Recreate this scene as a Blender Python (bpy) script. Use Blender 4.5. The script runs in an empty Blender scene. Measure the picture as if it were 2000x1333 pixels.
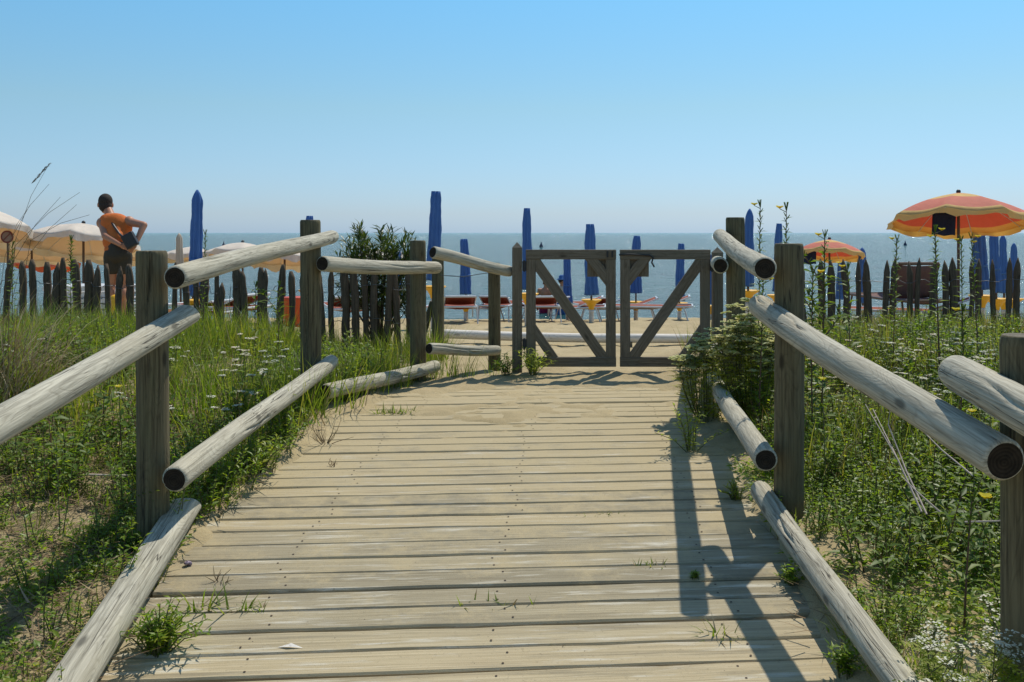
import bpy, math, random
import numpy as np
from mathutils import Vector, Matrix

R = math.radians
SC = bpy.context.scene
COL = SC.collection

# ------------------------------------------------------------------ camera, sky, sun, exposure
F, HC, HY = 1850.0, 1.25, 455.0          # focal length in photo pixels, eye height, horizon row
cam = bpy.data.cameras.new('camera'); cam_o = bpy.data.objects.new('camera', cam); COL.objects.link(cam_o)
cam.sensor_width = 36.0; cam.lens = 36.0 * F / 2000.0
cam.shift_y = -(666.5 - HY) / 2000.0
cam_o.location = (0, 0, HC); cam_o.rotation_euler = (R(90), 0, 0)
cam.clip_start = 0.05; cam.clip_end = 60000
SC.camera = cam_o

SUN_AZ, SUN_EL = R(34), R(58.5)            # to the right of the view direction (+Y), above the horizon
world = bpy.data.worlds.new('World'); SC.world = world; world.use_nodes = True
wn, wl = world.node_tree.nodes, world.node_tree.links
wn.clear()
sky = wn.new('ShaderNodeTexSky'); sky.sky_type = 'NISHITA'; sky.sun_disc = False
sky.sun_elevation = SUN_EL; sky.sun_rotation = SUN_AZ
sky.altitude = 0; sky.air_density = 1.0; sky.dust_density = 0.3; sky.ozone_density = 3.0
bg = wn.new('ShaderNodeBackground'); bg.inputs['Strength'].default_value = 0.125
wo = wn.new('ShaderNodeOutputWorld')
# clear azure summer air: the same tint all round, paler and greyer towards the horizon
wg = wn.new('ShaderNodeTexCoord'); wsep = wn.new('ShaderNodeSeparateXYZ'); wl.new(wg.outputs['Generated'], wsep.inputs[0])
wr = wn.new('ShaderNodeValToRGB'); we = wr.color_ramp.elements; wr.color_ramp.interpolation = 'LINEAR'
we.new(0.02); we.new(0.13); we.new(0.24); we[0].position = 0.0; we[4].position = 1.0
for k, c in enumerate([(0.48, 0.69, 1.16), (0.545, 0.68, 0.98), (0.70, 0.86, 0.86), (0.66, 1.06, 1.10), (1.0, 1.06, 0.98)]): we[k].color = (*[v / 1.5 for v in c], 1)
wl.new(wsep.outputs[2], wr.inputs[0])
wm = wn.new('ShaderNodeVectorMath'); wm.operation = 'MULTIPLY'; wl.new(sky.outputs[0], wm.inputs[0]); wl.new(wr.outputs[0], wm.inputs[1])
ws = wn.new('ShaderNodeVectorMath'); ws.operation = 'SCALE'; ws.inputs['Scale'].default_value = 1.5; wl.new(wm.outputs[0], ws.inputs[0])
wl.new(ws.outputs[0], bg.inputs[0]); wl.new(bg.outputs[0], wo.inputs[0])

sun = bpy.data.lights.new('sun', 'SUN'); sun.energy = 4.0; sun.angle = R(0.53); sun.color = (1.0, 0.935, 0.82)
sun_o = bpy.data.objects.new('sun', sun); COL.objects.link(sun_o)
sd = Vector((math.sin(SUN_AZ) * math.cos(SUN_EL), math.cos(SUN_AZ) * math.cos(SUN_EL), math.sin(SUN_EL)))
sun_o.rotation_euler = sd.to_track_quat('Z', 'Y').to_euler(); sun_o.location = (5, 8, 12)

SC.view_settings.view_transform = 'Standard'; SC.view_settings.look = 'None'
SC.view_settings.exposure = 0.0; SC.view_settings.gamma = 1.0
SC.view_settings.use_curve_mapping = False
SC.render.engine = 'CYCLES'
SC.cycles.max_bounces = 6; SC.cycles.transparent_max_bounces = 8

# ------------------------------------------------------------------ helpers
def U(px, py, d):                          # a point of the place that stands d metres away and shows at this pixel
    return Vector(((px - 1000.0) * d / F, d, HC - (py - HY) * d / F))

def _hash(ix, iy, seed):
    h = (ix.astype(np.int64) * 374761393 + iy.astype(np.int64) * 668265263 + seed * 1442695041) & 0xFFFFFFFF
    h = ((h ^ (h >> 13)) * 1274126177) & 0xFFFFFFFF
    return ((h ^ (h >> 16)) & 0xFFFFFF) / float(0xFFFFFF)
def vnoise(x, y, seed=0):
    x = np.asarray(x, float); y = np.asarray(y, float)
    ix, iy = np.floor(x), np.floor(y); fx, fy = x - ix, y - iy
    fx = fx * fx * (3 - 2 * fx); fy = fy * fy * (3 - 2 * fy)
    a, b = _hash(ix, iy, seed), _hash(ix + 1, iy, seed)
    c, d = _hash(ix, iy + 1, seed), _hash(ix + 1, iy + 1, seed)
    return (a * (1 - fx) + b * fx) * (1 - fy) + (c * (1 - fx) + d * fx) * fy
def fbm(x, y, seed=0, octv=4):
    s, a, t = 0.0, 0.5, 0.0
    for o in range(octv):
        s = s + a * vnoise(np.asarray(x) * 2 ** o, np.asarray(y) * 2 ** o, seed + o); t += a; a *= 0.5
    return s / t                            # 0..1
def sstep(a, b, x):
    t = np.clip((np.asarray(x, float) - a) / (b - a), 0, 1); return t * t * (3 - 2 * t)

SKEW = 0.075                                # the boards lie a little askew: right ends farther off
def along(x, y): return y - SKEW * x
def zdeck(s):
    return np.interp(s, [-8, -3, 0, 4.0, 4.6, 6.5, 7.1, 9], [-0.85, -0.80, -0.63, -0.195, -0.145, -0.02, 0.0, 0.0])
def deck_l(s): return np.interp(s, [0, 3.2, 4.3, 5.5, 6.3, 7.1, 8], [-1.34, -1.45, -1.52, -1.37, -1.28, -1.12, -1.0])
def deck_r(s): return np.interp(s, [0, 3.2, 4.3, 5.5, 6.3, 7.1, 8], [1.12, 1.18, 1.27, 1.33, 1.36, 1.38, 1.38])
BEACH_Y = [-30, -3, 0, 4.0, 4.6, 6.5, 7.1, 8.6, 13, 18.3, 24.5, 27.5, 34, 60, 400]
BEACH_Z = [-1.0, -0.80, -0.63, -0.195, -0.145, -0.02, 0.0, 0.0, -0.19, -0.50, -1.0, -1.8, -2.3, -4, -9]
def ground(x, y):
    x = np.asarray(x, float); y = np.asarray(y, float)
    s = np.where(y < 8.6, along(x, y), y)
    z = np.interp(s, BEACH_Y, BEACH_Z)
    L, Rr = deck_l(s), deck_r(s)
    out_l, out_r = np.clip(L - x, 0, None), np.clip(x - Rr, 0, None)
    env = sstep(2.0, 5.5, y) * (1 - sstep(11.0, 15.5, y))
    z = z + 0.24 * sstep(0.15, 2.6, out_l) * env + 0.20 * sstep(0.1, 2.6, out_r) * env
    outside = np.clip(out_l + out_r, 0, 1)
    z = z + (fbm(x * 0.9, y * 0.9, 3) - 0.5) * 0.22 * sstep(0.1, 1.2, outside)
    z = z + (fbm(x * 5, y * 5, 11) - 0.5) * np.where((y > 8.2) & (y < 24), 0.05, 0.03) + (fbm(x * 14, y * 14, 17, 2) - 0.5) * 0.014
    # beneath and over the boards
    ins = np.minimum(x - L, Rr - x)
    fill = np.interp(s, [0, 4.2, 4.9, 5.8, 6.6, 7.2, 7.6, 8.1], [-0.08, -0.075, -0.045, -0.026, -0.015, -0.008, 0.002, 0.02])
    edge = 1 - sstep(-0.02, 0.16, ins - (fbm(x * 3, y * 3, 29) - 0.5) * 0.22)
    fill = fill * (1 - edge) + (0.012 + 0.02 * edge) * edge
    patch = sstep(0.50, 0.68, fbm(x * 1.7 + 3, y * 2.4, 41)) * np.interp(s, [3.5, 5.0, 6, 7], [0.0, 0.018, 0.018, 0.014])
    z = z + (fbm(x * 9, y * 9, 57, 3) - 0.5) * 0.022 * ((ins > 0) & (s > 5)) * (s < 8.6)
    z = z + np.where((ins > -0.25) & (s < 8.3), fill + patch * (ins > 0), 0.012)
    return z
def gz(x, y): return float(ground(np.array([x]), np.array([y]))[0])

class MB:
    def __init__(s): s.v, s.f, s.m = [], [], []
    def add(s, vs, fs, mi=0):
        o = len(s.v); s.v += [tuple(p) for p in vs]; s.f += [tuple(i + o for i in q) for q in fs]; s.m += [mi] * len(fs)
    def box(s, c, size, rot=None, mi=0, ch=0.0):
        sx, sy, sz = (k / 2 for k in size); c = Vector(c)
        pts = [Vector((x, y, z)) for z in (-sz, sz) for x, y in ((-sx, -sy), (sx, -sy), (sx, sy), (-sx, sy))]
        if rot is not None: pts = [rot @ p for p in pts]
        s.add([p + c for p in pts], [(3, 2, 1, 0), (4, 5, 6, 7), (0, 1, 5, 4), (1, 2, 6, 5), (2, 3, 7, 6), (3, 0, 4, 7)], mi)
    def tube(s, pts, rad, n=8, mi=0, caps=True):
        pts = [Vector(p) for p in pts]
        if not hasattr(rad, '__len__'): rad = [rad] * len(pts)
        o = len(s.v); up = Vector((0.13, 0.31, 0.94))
        for i, p in enumerate(pts):
            t = (pts[min(i + 1, len(pts) - 1)] - pts[max(i - 1, 0)]).normalized()
            a = t.cross(up)
            if a.length < 1e-3: a = t.cross(Vector((1, 0, 0)))
            a.normalize(); b = t.cross(a)
            for k in range(n):
                w = 2 * math.pi * k / n
                s.v.append(tuple(p + (a * math.cos(w) + b * math.sin(w)) * rad[i]))
        for i in range(len(pts) - 1):
            for k in range(n):
                q = (o + i * n + k, o + i * n + (k + 1) % n, o + (i + 1) * n + (k + 1) % n, o + (i + 1) * n + k)
                s.f.append(q); s.m.append(mi)
        if caps:
            s.f.append(tuple(o + k for k in range(n))[::-1]); s.m.append(mi)
            e = o + (len(pts) - 1) * n; s.f.append(tuple(e + k for k in range(n))); s.m.append(mi)
    def lathe(s, prof, n=16, mi=0, wob=None):
        o = len(s.v)
        for i, (r, z) in enumerate(prof):
            for k in range(n):
                w = 2 * math.pi * k / n; rr = r * (wob(w, z) if wob else 1)
                s.v.append((rr * math.cos(w), rr * math.sin(w), z))
        for i in range(len(prof) - 1):
            for k in range(n):
                s.f.append((o + i * n + k, o + i * n + (k + 1) % n, o + (i + 1) * n + (k + 1) % n, o + (i + 1) * n + k)); s.m.append(mi)
        s.f.append(tuple(o + k for k in range(n))[::-1]); s.m.append(mi)
        e = o + (len(prof) - 1) * n; s.f.append(tuple(e + k for k in range(n))); s.m.append(mi)
    def mesh(s, name, mats, smooth=False):
        me = bpy.data.meshes.new(name); me.from_pydata(s.v, [], s.f)
        for m in mats if isinstance(mats, (list, tuple)) else [mats]: me.materials.append(m)
        me.polygons.foreach_set('material_index', s.m)
        if smooth: me.polygons.foreach_set('use_smooth', [True] * len(s.f))
        me.update(); return me

def link(name, me, parent=None, loc=(0, 0, 0), rot=None):
    o = bpy.data.objects.new(name, me); COL.objects.link(o)
    o.parent = parent; o.location = loc
    if rot is not None: o.rotation_euler = rot
    return o
def part(name, mb, mats, parent=None, smooth=False, loc=(0, 0, 0)): return link(name, mb.mesh(name, mats, smooth), parent, loc)
def tag(o, label, cat, group=None, kind=None):
    if label: o['label'] = label
    if cat: o['category'] = cat
    if group: o['group'] = group
    if kind: o['kind'] = kind
    return o
def thing(name, label, cat, loc=(0, 0, 0), group=None, rz=0):
    e = link(name, None, None, loc, (0, 0, rz)); e.empty_display_size = 0.1
    return tag(e, label, cat, group)
def copy_tree(o, parent=None):
    c = o.copy(); COL.objects.link(c); c.parent = parent
    for ch in list(o.children): copy_tree(ch, c)
    return c
def arr_mesh(name, V, T, mats, M=None, smooth=False):
    V = np.ascontiguousarray(V, np.float32).reshape(-1, 3); T = np.ascontiguousarray(T, np.int32)
    k = T.shape[1]; n = len(T)
    me = bpy.data.meshes.new(name)
    me.vertices.add(len(V)); me.vertices.foreach_set('co', V.ravel())
    me.loops.add(n * k); me.loops.foreach_set('vertex_index', T.ravel())
    me.polygons.add(n); me.polygons.foreach_set('loop_start', np.arange(0, n * k, k, dtype=np.int32))
    for m in mats if isinstance(mats, (list, tuple)) else [mats]: me.materials.append(m)
    if M is not None: me.polygons.foreach_set('material_index', np.ascontiguousarray(M, np.int32))
    if smooth: me.polygons.foreach_set('use_smooth', np.ones(n, bool))
    me.update(calc_edges=True); return me

# ------------------------------------------------------------------ materials
def nmat(name):
    m = bpy.data.materials.new(name); m.use_nodes = True
    return m, m.node_tree.nodes, m.node_tree.links, m.node_tree.nodes['Principled BSDF']
def setp(b, col=None, rough=None, spec=None):
    if col is not None: b.inputs['Base Color'].default_value = (*col, 1)
    if rough is not None: b.inputs['Roughness'].default_value = rough
    if spec is not None: b.inputs['Specular IOR Level'].default_value = spec
def ramp(n, stops):
    r = n.new('ShaderNodeValToRGB'); e = r.color_ramp.elements
    while len(e) < len(stops): e.new(0.5)
    for i, (p, c) in enumerate(stops): e[i].position = p; e[i].color = (*c, 1) if len(c) == 3 else c
    return r
def noise(n, l, vec, scale, detail=4, rough=0.6, dist=0.0):
    t = n.new('ShaderNodeTexNoise'); t.inputs['Scale'].default_value = scale; t.inputs['Detail'].default_value = detail
    t.inputs['Roughness'].default_value = rough; t.inputs['Distortion'].default_value = dist
    if vec is not None: l.new(vec, t.inputs['Vector'])
    return t
def mapping(n, l, vec, scale=(1, 1, 1), loc=(0, 0, 0)):
    m = n.new('ShaderNodeMapping'); m.inputs['Scale'].default_value = scale; m.inputs['Location'].default_value = loc
    l.new(vec, m.inputs['Vector']); return m.outputs[0]
def mix(n, l, fac, a, b, mode='MIX'):
    m = n.new('ShaderNodeMix'); m.data_type = 'RGBA'; m.blend_type = mode
    for k, v in ((0, fac), (6, a), (7, b)):
        if isinstance(v, (int, float)): m.inputs[k].default_value = v
        elif isinstance(v, tuple): m.inputs[k].default_value = (*v, 1)
        else: l.new(v, m.inputs[k])
    return m.outputs[2]
def bump(n, l, b, height, strength, dist):
    k = n.new('ShaderNodeBump'); k.inputs['Strength'].default_value = strength; k.inputs['Distance'].default_value = dist
    l.new(height, k.inputs['Height']); l.new(k.outputs[0], b.inputs['Normal']); return k

def simple(name, col, rough=0.6, spec=0.4, var=0.12, scale=8, metal=0.0):
    m, n, l, b = nmat(name); setp(b, col, rough, spec); b.inputs['Metallic'].default_value = metal
    tc = n.new('ShaderNodeTexCoord'); t = noise(n, l, tc.outputs['Object'], scale, 5)
    r = ramp(n, [(0.3, tuple(c * (1 - var) for c in col)), (0.7, tuple(min(1, c * (1 + var)) for c in col))])
    l.new(t.outputs[0], r.inputs[0]); l.new(r.outputs[0], b.inputs['Base Color']); return m

def wood_log(name, pale, dark, stain, green=0.0, crack=1.0):
    """weathered round timber, grain along the local Z axis"""
    m, n, l, b = nmat(name); setp(b, rough=0.85, spec=0.25)
    tc = n.new('ShaderNodeTexCoord'); oi = n.new('ShaderNodeObjectInfo')
    add = n.new('ShaderNodeVectorMath'); add.operation = 'ADD'
    mul = n.new('ShaderNodeVectorMath'); mul.operation = 'MULTIPLY_ADD'
    l.new(oi.outputs['Random'], mul.inputs[0]); mul.inputs[1].default_value = (31, 17, 53); mul.inputs[2].default_value = (0, 0, 0)
    l.new(tc.outputs['Object'], add.inputs[0]); l.new(mul.outputs[0], add.inputs[1]); co = add.outputs[0]
    cn = noise(n, l, mapping(n, l, co, (9, 9, 1.9)), 1.0, 1.6, 0.45, 0.5)
    cm = n.new('ShaderNodeMath'); cm.operation = 'MULTIPLY'; cm.inputs[1].default_value = 19; l.new(cn.outputs[0], cm.inputs[0])
    w = n.new('ShaderNodeMath'); w.operation = 'FRACT'; l.new(cm.outputs[0], w.inputs[0])
    streak = noise(n, l, mapping(n, l, co, (90, 90, 3.0)), 1.0, 5, 0.65)
    big = noise(n, l, mapping(n, l, co, (5, 5, 1.6)), 1.0, 4, 0.6)
    fine = noise(n, l, mapping(n, l, co, (240, 240, 40)), 1.0, 3, 0.6)
    rs = ramp(n, [(0.34, dark), (0.60, pale)]); l.new(streak.outputs[0], rs.inputs[0])
    rw = ramp(n, [(0.0, (0.50, 0.48, 0.44)), (0.22, (0.92, 0.92, 0.90)), (0.8, (1.05, 1.05, 1.05)), (1.0, (0.62, 0.60, 0.56))]); l.new(w.outputs[0], rw.inputs[0])
    c = mix(n, l, 0.45, rs.outputs[0], rw.outputs[0], 'MULTIPLY')
    rb = ramp(n, [(0.42, (0, 0, 0)), (0.68, (1, 1, 1))]); l.new(big.outputs[0], rb.inputs[0])
    fm = n.new('ShaderNodeMath'); fm.operation = 'MULTIPLY'; fm.inputs[1].default_value = 0.55; l.new(rb.outputs[0], fm.inputs[0])
    c = mix(n, l, fm.outputs[0], c, stain)
    if green:
        gn = noise(n, l, mapping(n, l, co, (14, 14, 2.2), (7, 3, 1)), 1.0, 5, 0.6)
        rg = ramp(n, [(0.5, (0, 0, 0)), (0.75, (green, green, green))]); l.new(gn.outputs[0], rg.inputs[0])
        c = mix(n, l, rg.outputs[0], c, (0.11, 0.13, 0.06))
    kv = n.new('ShaderNodeTexVoronoi'); kv.inputs['Scale'].default_value = 1.0; l.new(mapping(n, l, co, (7, 7, 2.6), (2, 5, 3)), kv.inputs['Vector'])
    rk = ramp(n, [(0.06, (0.8, 0.8, 0.8)), (0.13, (0, 0, 0))]); l.new(kv.outputs['Distance'], rk.inputs[0]); c = mix(n, l, rk.outputs[0], c, tuple(v * 0.45 for v in dark))
    # drying checks: thin dark splits that follow the grain
    ck = noise(n, l, mapping(n, l, co, (34, 34, 1.1), (3, 9, 2)), 1.0, 2.2, 0.5, 0.25)
    ab = n.new('ShaderNodeMath'); ab.operation = 'SUBTRACT'; ab.inputs[1].default_value = 0.5; l.new(ck.outputs[0], ab.inputs[0])
    aa = n.new('ShaderNodeMath'); aa.operation = 'ABSOLUTE'; l.new(ab.outputs[0], aa.inputs[0])
    sel = noise(n, l, mapping(n, l, co, (9, 9, 1.3), (1, 4, 8)), 1.0, 2, 0.5)
    rc = ramp(n, [(0.0, (1, 1, 1)), (0.018, (0, 0, 0))]); l.new(aa.outputs[0], rc.inputs[0])
    rsel = ramp(n, [(0.5, (0, 0, 0)), (0.6, (crack, crack, crack))]); l.new(sel.outputs[0], rsel.inputs[0])
    cf = n.new('ShaderNodeMath'); cf.operation = 'MULTIPLY'; l.new(rc.outputs[0], cf.inputs[0]); l.new(rsel.outputs[0], cf.inputs[1])
    c = mix(n, l, cf.outputs[0], c, (0.035, 0.028, 0.02))
    l.new(c, b.inputs['Base Color'])
    h = mix(n, l, 0.35, streak.outputs[0], fine.outputs[0]); h = mix(n, l, 0.3, h, rw.outputs[0]); h = mix(n, l, cf.outputs[0], h, (0, 0, 0))
    bump(n, l, b, h, 0.55, 0.006); return m

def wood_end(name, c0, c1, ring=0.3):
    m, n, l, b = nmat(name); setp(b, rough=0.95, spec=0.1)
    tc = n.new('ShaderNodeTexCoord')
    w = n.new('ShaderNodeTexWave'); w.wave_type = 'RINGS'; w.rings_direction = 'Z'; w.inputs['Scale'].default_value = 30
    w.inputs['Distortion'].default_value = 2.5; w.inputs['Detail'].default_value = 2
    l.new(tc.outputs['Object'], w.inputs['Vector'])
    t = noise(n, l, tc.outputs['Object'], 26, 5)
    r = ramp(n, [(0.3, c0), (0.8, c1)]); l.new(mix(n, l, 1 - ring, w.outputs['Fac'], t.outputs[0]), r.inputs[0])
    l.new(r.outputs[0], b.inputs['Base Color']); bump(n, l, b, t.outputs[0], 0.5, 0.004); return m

RAIL = wood_log('weathered_grey_log', (0.54, 0.505, 0.40), (0.24, 0.222, 0.172), (0.43, 0.385, 0.28))
POST = wood_log('greenish_brown_post', (0.185, 0.155, 0.088), (0.07, 0.057, 0.032), (0.14, 0.115, 0.062), green=0.45)
GATEW = wood_log('brown_grey_sawn_wood', (0.215, 0.18, 0.13), (0.125, 0.10, 0.07), (0.17, 0.14, 0.095), crack=0.6)
STAKE = wood_log('dark_stake_wood', (0.16, 0.115, 0.075), (0.06, 0.043, 0.03), (0.11, 0.076, 0.05), crack=0.5)
BLEACH = wood_log('bleached_log', (0.86, 0.81, 0.73), (0.72, 0.66, 0.58), (0.78, 0.71, 0.62), crack=0.3)
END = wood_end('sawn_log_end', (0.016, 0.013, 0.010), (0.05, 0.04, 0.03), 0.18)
PTOP = wood_end('post_top', (0.12, 0.105, 0.08), (0.24, 0.21, 0.16), 0.2)

def deck_mat():
    m, n, l, b = nmat('sandy_deck_board'); setp(b, rough=0.9, spec=0.2)
    tc = n.new('ShaderNodeTexCoord'); oi = n.new('ShaderNodeObjectInfo'); geo = n.new('ShaderNodeNewGeometry')
    add = n.new('ShaderNodeVectorMath'); add.operation = 'ADD'
    mul = n.new('ShaderNodeVectorMath'); mul.operation = 'MULTIPLY_ADD'
    l.new(oi.outputs['Random'], mul.inputs[0]); mul.inputs[1].default_value = (91, 37, 13); mul.inputs[2].default_value = (0, 0, 0)
    l.new(tc.outputs['Object'], add.inputs[0]); l.new(mul.outputs[0], add.inputs[1]); co = add.outputs[0]
    st = noise(n, l, mapping(n, l, co, (2.2, 110, 110)), 1.0, 5, 0.65)
    rs = ramp(n, [(0.28, (0.27, 0.225, 0.145)), (0.45, (0.40, 0.34, 0.225)), (0.66, (0.50, 0.435, 0.30))]); l.new(st.outputs[0], rs.inputs[0])
    tone = ramp(n, [(0.0, (0.70, 0.70, 0.70)), (0.5, (0.92, 0.91, 0.88)), (1.0, (1.10, 1.05, 0.97))]); l.new(oi.outputs['Random'], tone.inputs[0])
    c = mix(n, l, 1.0, rs.outputs[0], tone.outputs[0], 'MULTIPLY')
    bl = noise(n, l, mapping(n, l, co, (6.0, 26, 26)), 1.0, 6, 0.65)       # bleached, scuffed streaks
    rb = ramp(n, [(0.54, (0, 0, 0)), (0.66, (0.85, 0.85, 0.85))]); l.new(bl.outputs[0], rb.inputs[0])
    c = mix(n, l, rb.outputs[0], c, (0.60, 0.56, 0.455))
    dk = noise(n, l, mapping(n, l, co, (3.2, 22, 22), (5, 1, 2)), 1.0, 7, 0.72)
    rd = ramp(n, [(0.50, (0, 0, 0)), (0.66, (0.7, 0.7, 0.7))]); l.new(dk.outputs[0], rd.inputs[0])
    c = mix(n, l, rd.outputs[0], c, (0.235, 0.20, 0.135))
    # blown sand lying on the boards, thicker towards the dune
    sp = n.new('ShaderNodeSeparateXYZ'); l.new(geo.outputs['Position'], sp.inputs[0])
    mr = n.new('ShaderNodeMapRange'); mr.inputs[1].default_value = 3.2; mr.inputs[2].default_value = 6.6
    mr.inputs[3].default_value = -0.06; mr.inputs[4].default_value = 0.22; l.new(sp.outputs[1], mr.inputs[0])
    sn = noise(n, l, geo.outputs['Position'], 4.5, 8, 0.75)
    sa = n.new('ShaderNodeMath'); sa.operation = 'ADD'; l.new(sn.outputs[0], sa.inputs[0]); l.new(mr.outputs[0], sa.inputs[1])
    rsn = ramp(n, [(0.50, (0, 0, 0)), (0.68, (0.9, 0.9, 0.9))]); l.new(sa.outputs[0], rsn.inputs[0])
    c = mix(n, l, rsn.outputs[0], c, (0.44, 0.36, 0.215))
    spk = noise(n, l, geo.outputs['Position'], 60, 4, 0.7); rk = ramp(n, [(0.60, (0, 0, 0)), (0.72, (0.55, 0.55, 0.55))]); l.new(spk.outputs[0], rk.inputs[0])
    c = mix(n, l, rk.outputs[0], c, (0.20, 0.165, 0.11))
    vor = n.new('ShaderNodeTexVoronoi'); vor.inputs['Scale'].default_value = 11; l.new(geo.outputs['Position'], vor.inputs['Vector'])
    rv = ramp(n, [(0.02, (1, 1, 1)), (0.034, (0, 0, 0))]); l.new(vor.outputs['Distance'], rv.inputs[0])
    c = mix(n, l, rv.outputs[0], c, (0.06, 0.045, 0.03))
    l.new(c, b.inputs['Base Color'])
    gr = noise(n, l, geo.outputs['Position'], 320, 2, 0.6)
    h = mix(n, l, 0.4, st.outputs[0], gr.outputs[0]); bump(n, l, b, h, 0.8, 0.005); return m
DECK = deck_mat()

def sand_mat(name, c0, c1, c2, litter=True):
    m, n, l, b = nmat(name); setp(b, rough=0.95, spec=0.15)
    geo = n.new('ShaderNodeNewGeometry'); P = geo.outputs['Position']
    a = noise(n, l, P, 1.3, 6, 0.65); r = ramp(n, [(0.3, c0), (0.55, c1), (0.75, c2)]); l.new(a.outputs[0], r.inputs[0])
    g = noise(n, l, P, 170, 3, 0.7); rg = ramp(n, [(0.3, (0.82, 0.81, 0.80)), (0.7, (1.12, 1.1, 1.08))]); l.new(g.outputs[0], rg.inputs[0])
    c = mix(n, l, 1.0, r.outputs[0], rg.outputs[0], 'MULTIPLY')
    if litter:                               # humus and dead plant crumbs on the dune beside the walk
        sp = n.new('ShaderNodeSeparateXYZ'); l.new(P, sp.inputs[0])
        ax = n.new('ShaderNodeMath'); ax.operation = 'ABSOLUTE'; l.new(sp.outputs[0], ax.inputs[0])
        mx = n.new('ShaderNodeMapRange'); mx.inputs[1].default_value = 1.3; mx.inputs[2].default_value = 2.2; l.new(ax.outputs[0], mx.inputs[0])
        my = n.new('ShaderNodeMapRange'); my.inputs[1].default_value = 9.6; my.inputs[2].default_value = 10.6; my.inputs[3].default_value = 1; my.inputs[4].default_value = 0
        l.new(sp.outputs[1], my.inputs[0])
        ln = noise(n, l, P, 5.5, 6, 0.7); rl = ramp(n, [(0.44, (0, 0, 0)), (0.62, (0.85, 0.85, 0.85))]); l.new(ln.outputs[0], rl.inputs[0])
        k1 = n.new('ShaderNodeMath'); k1.operation = 'MULTIPLY'; l.new(mx.outputs[0], k1.inputs[0]); l.new(my.outputs[0], k1.inputs[1])
        k2 = n.new('ShaderNodeMath'); k2.operation = 'MULTIPLY'; l.new(k1.outputs[0], k2.inputs[0]); l.new(rl.outputs[0], k2.inputs[1])
        c = mix(n, l, k2.outputs[0], c, (0.17, 0.125, 0.075))
    l.new(c, b.inputs['Base Color'])
    h = mix(n, l, 0.35, noise(n, l, P, 22, 5, 0.65).outputs[0], g.outputs[0]); bump(n, l, b, h, 0.8, 0.015); return m
SAND = sand_mat('dune_sand', (0.36, 0.29, 0.165), (0.435, 0.355, 0.21), (0.50, 0.415, 0.255))

def sea_mat():
    m, n, l, b = nmat('sea_water'); setp(b, (0.035, 0.13, 0.16), 0.10, 0.5); b.inputs['IOR'].default_value = 1.333
    geo = n.new('ShaderNodeNewGeometry'); P = geo.outputs['Position']
    a = noise(n, l, mapping(n, l, P, (0.55, 1.5, 1)), 1.0, 5, 0.62, 0.4)
    c = noise(n, l, mapping(n, l, P, (2.6, 5.2, 1)), 1.0, 4, 0.6, 0.5)
    s = noise(n, l, mapping(n, l, P, (0.06, 0.16, 1)), 1.0, 7, 0.7)
    h = mix(n, l, 0.35, a.outputs[0], c.outputs[0]); bump(n, l, b, h, 1.0, 1.3)
    fl = noise(n, l, mapping(n, l, P, (1.1, 0.35, 1), (3, 7, 0)), 1.0, 5, 0.7); fr = ramp(n, [(0.60, (0.09, 0.09, 0.09)), (0.68, (0.42, 0.42, 0.42))]); l.new(fl.outputs[0], fr.inputs[0]); l.new(fr.outputs[0], b.inputs['Roughness'])
    r = ramp(n, [(0.35, (0.02, 0.10, 0.108)), (0.65, (0.065, 0.20, 0.188))]); l.new(s.outputs[0], r.inputs[0]); l.new(r.outputs[0], b.inputs['Base Color'])
    return m
SEA = sea_mat()

def leaf_mat(name, cols, trans=0.38, rough=0.5, tcol=None, spec=0.35):
    m, n, l, b = nmat(name); setp(b, rough=rough, spec=spec)
    geo = n.new('ShaderNodeNewGeometry'); k = len(cols)
    if cols[-1][0] < 0.34 and cols[-1][1] > cols[-1][0]: cols = [(c[0] * 1.32, c[1] * 1.26, c[2] * 1.15) for c in cols]
    r = ramp(n, [(i / max(1, k - 1), c) for i, c in enumerate(cols)]); l.new(geo.outputs['Random Per Island'], r.inputs[0])
    big = noise(n, l, geo.outputs['Position'], 2.2, 3, 0.6); rb = ramp(n, [(0.3, (0.75, 0.85, 0.8)), (0.7, (1.22, 1.1, 1.0))]); l.new(big.outputs[0], rb.inputs[0])
    c = mix(n, l, 1.0, r.outputs[0], rb.outputs[0], 'MULTIPLY'); l.new(c, b.inputs['Base Color'])
    t = n.new('ShaderNodeBsdfTranslucent'); l.new(mix(n, l, 1.0, c, tcol or (1.5, 1.5, 0.6), 'MULTIPLY'), t.inputs[0])
    ms = n.new('ShaderNodeMixShader'); ms.inputs[0].default_value = trans
    l.new(b.outputs[0], ms.inputs[1]); l.new(t.outputs[0], ms.inputs[2]); l.new(ms.outputs[0], n['Material Output'].inputs[0]); return m
GRASS = leaf_mat('bright_grass', [(0.10, 0.16, 0.018), (0.15, 0.22, 0.026), (0.19, 0.26, 0.038), (0.28, 0.27, 0.075)], 0.52)
FIELD = leaf_mat('dune_grass', [(0.10, 0.155, 0.022), (0.15, 0.21, 0.036), (0.21, 0.245, 0.055), (0.32, 0.28, 0.115)], 0.5)
HERB = leaf_mat('herb_leaf', [(0.07, 0.14, 0.014), (0.12, 0.21, 0.022), (0.17, 0.26, 0.032), (0.25, 0.29, 0.05)], 0.54, 0.42, spec=0.45)
PRIM = leaf_mat('primrose_leaf', [(0.06, 0.11, 0.018), (0.105, 0.17, 0.03), (0.15, 0.21, 0.045)], 0.48, 0.5)
OLEA = leaf_mat('oleander_leaf', [(0.028, 0.052, 0.016), (0.045, 0.078, 0.022), (0.08, 0.115, 0.036)], 0.28, 0.42, spec=0.4)
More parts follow.
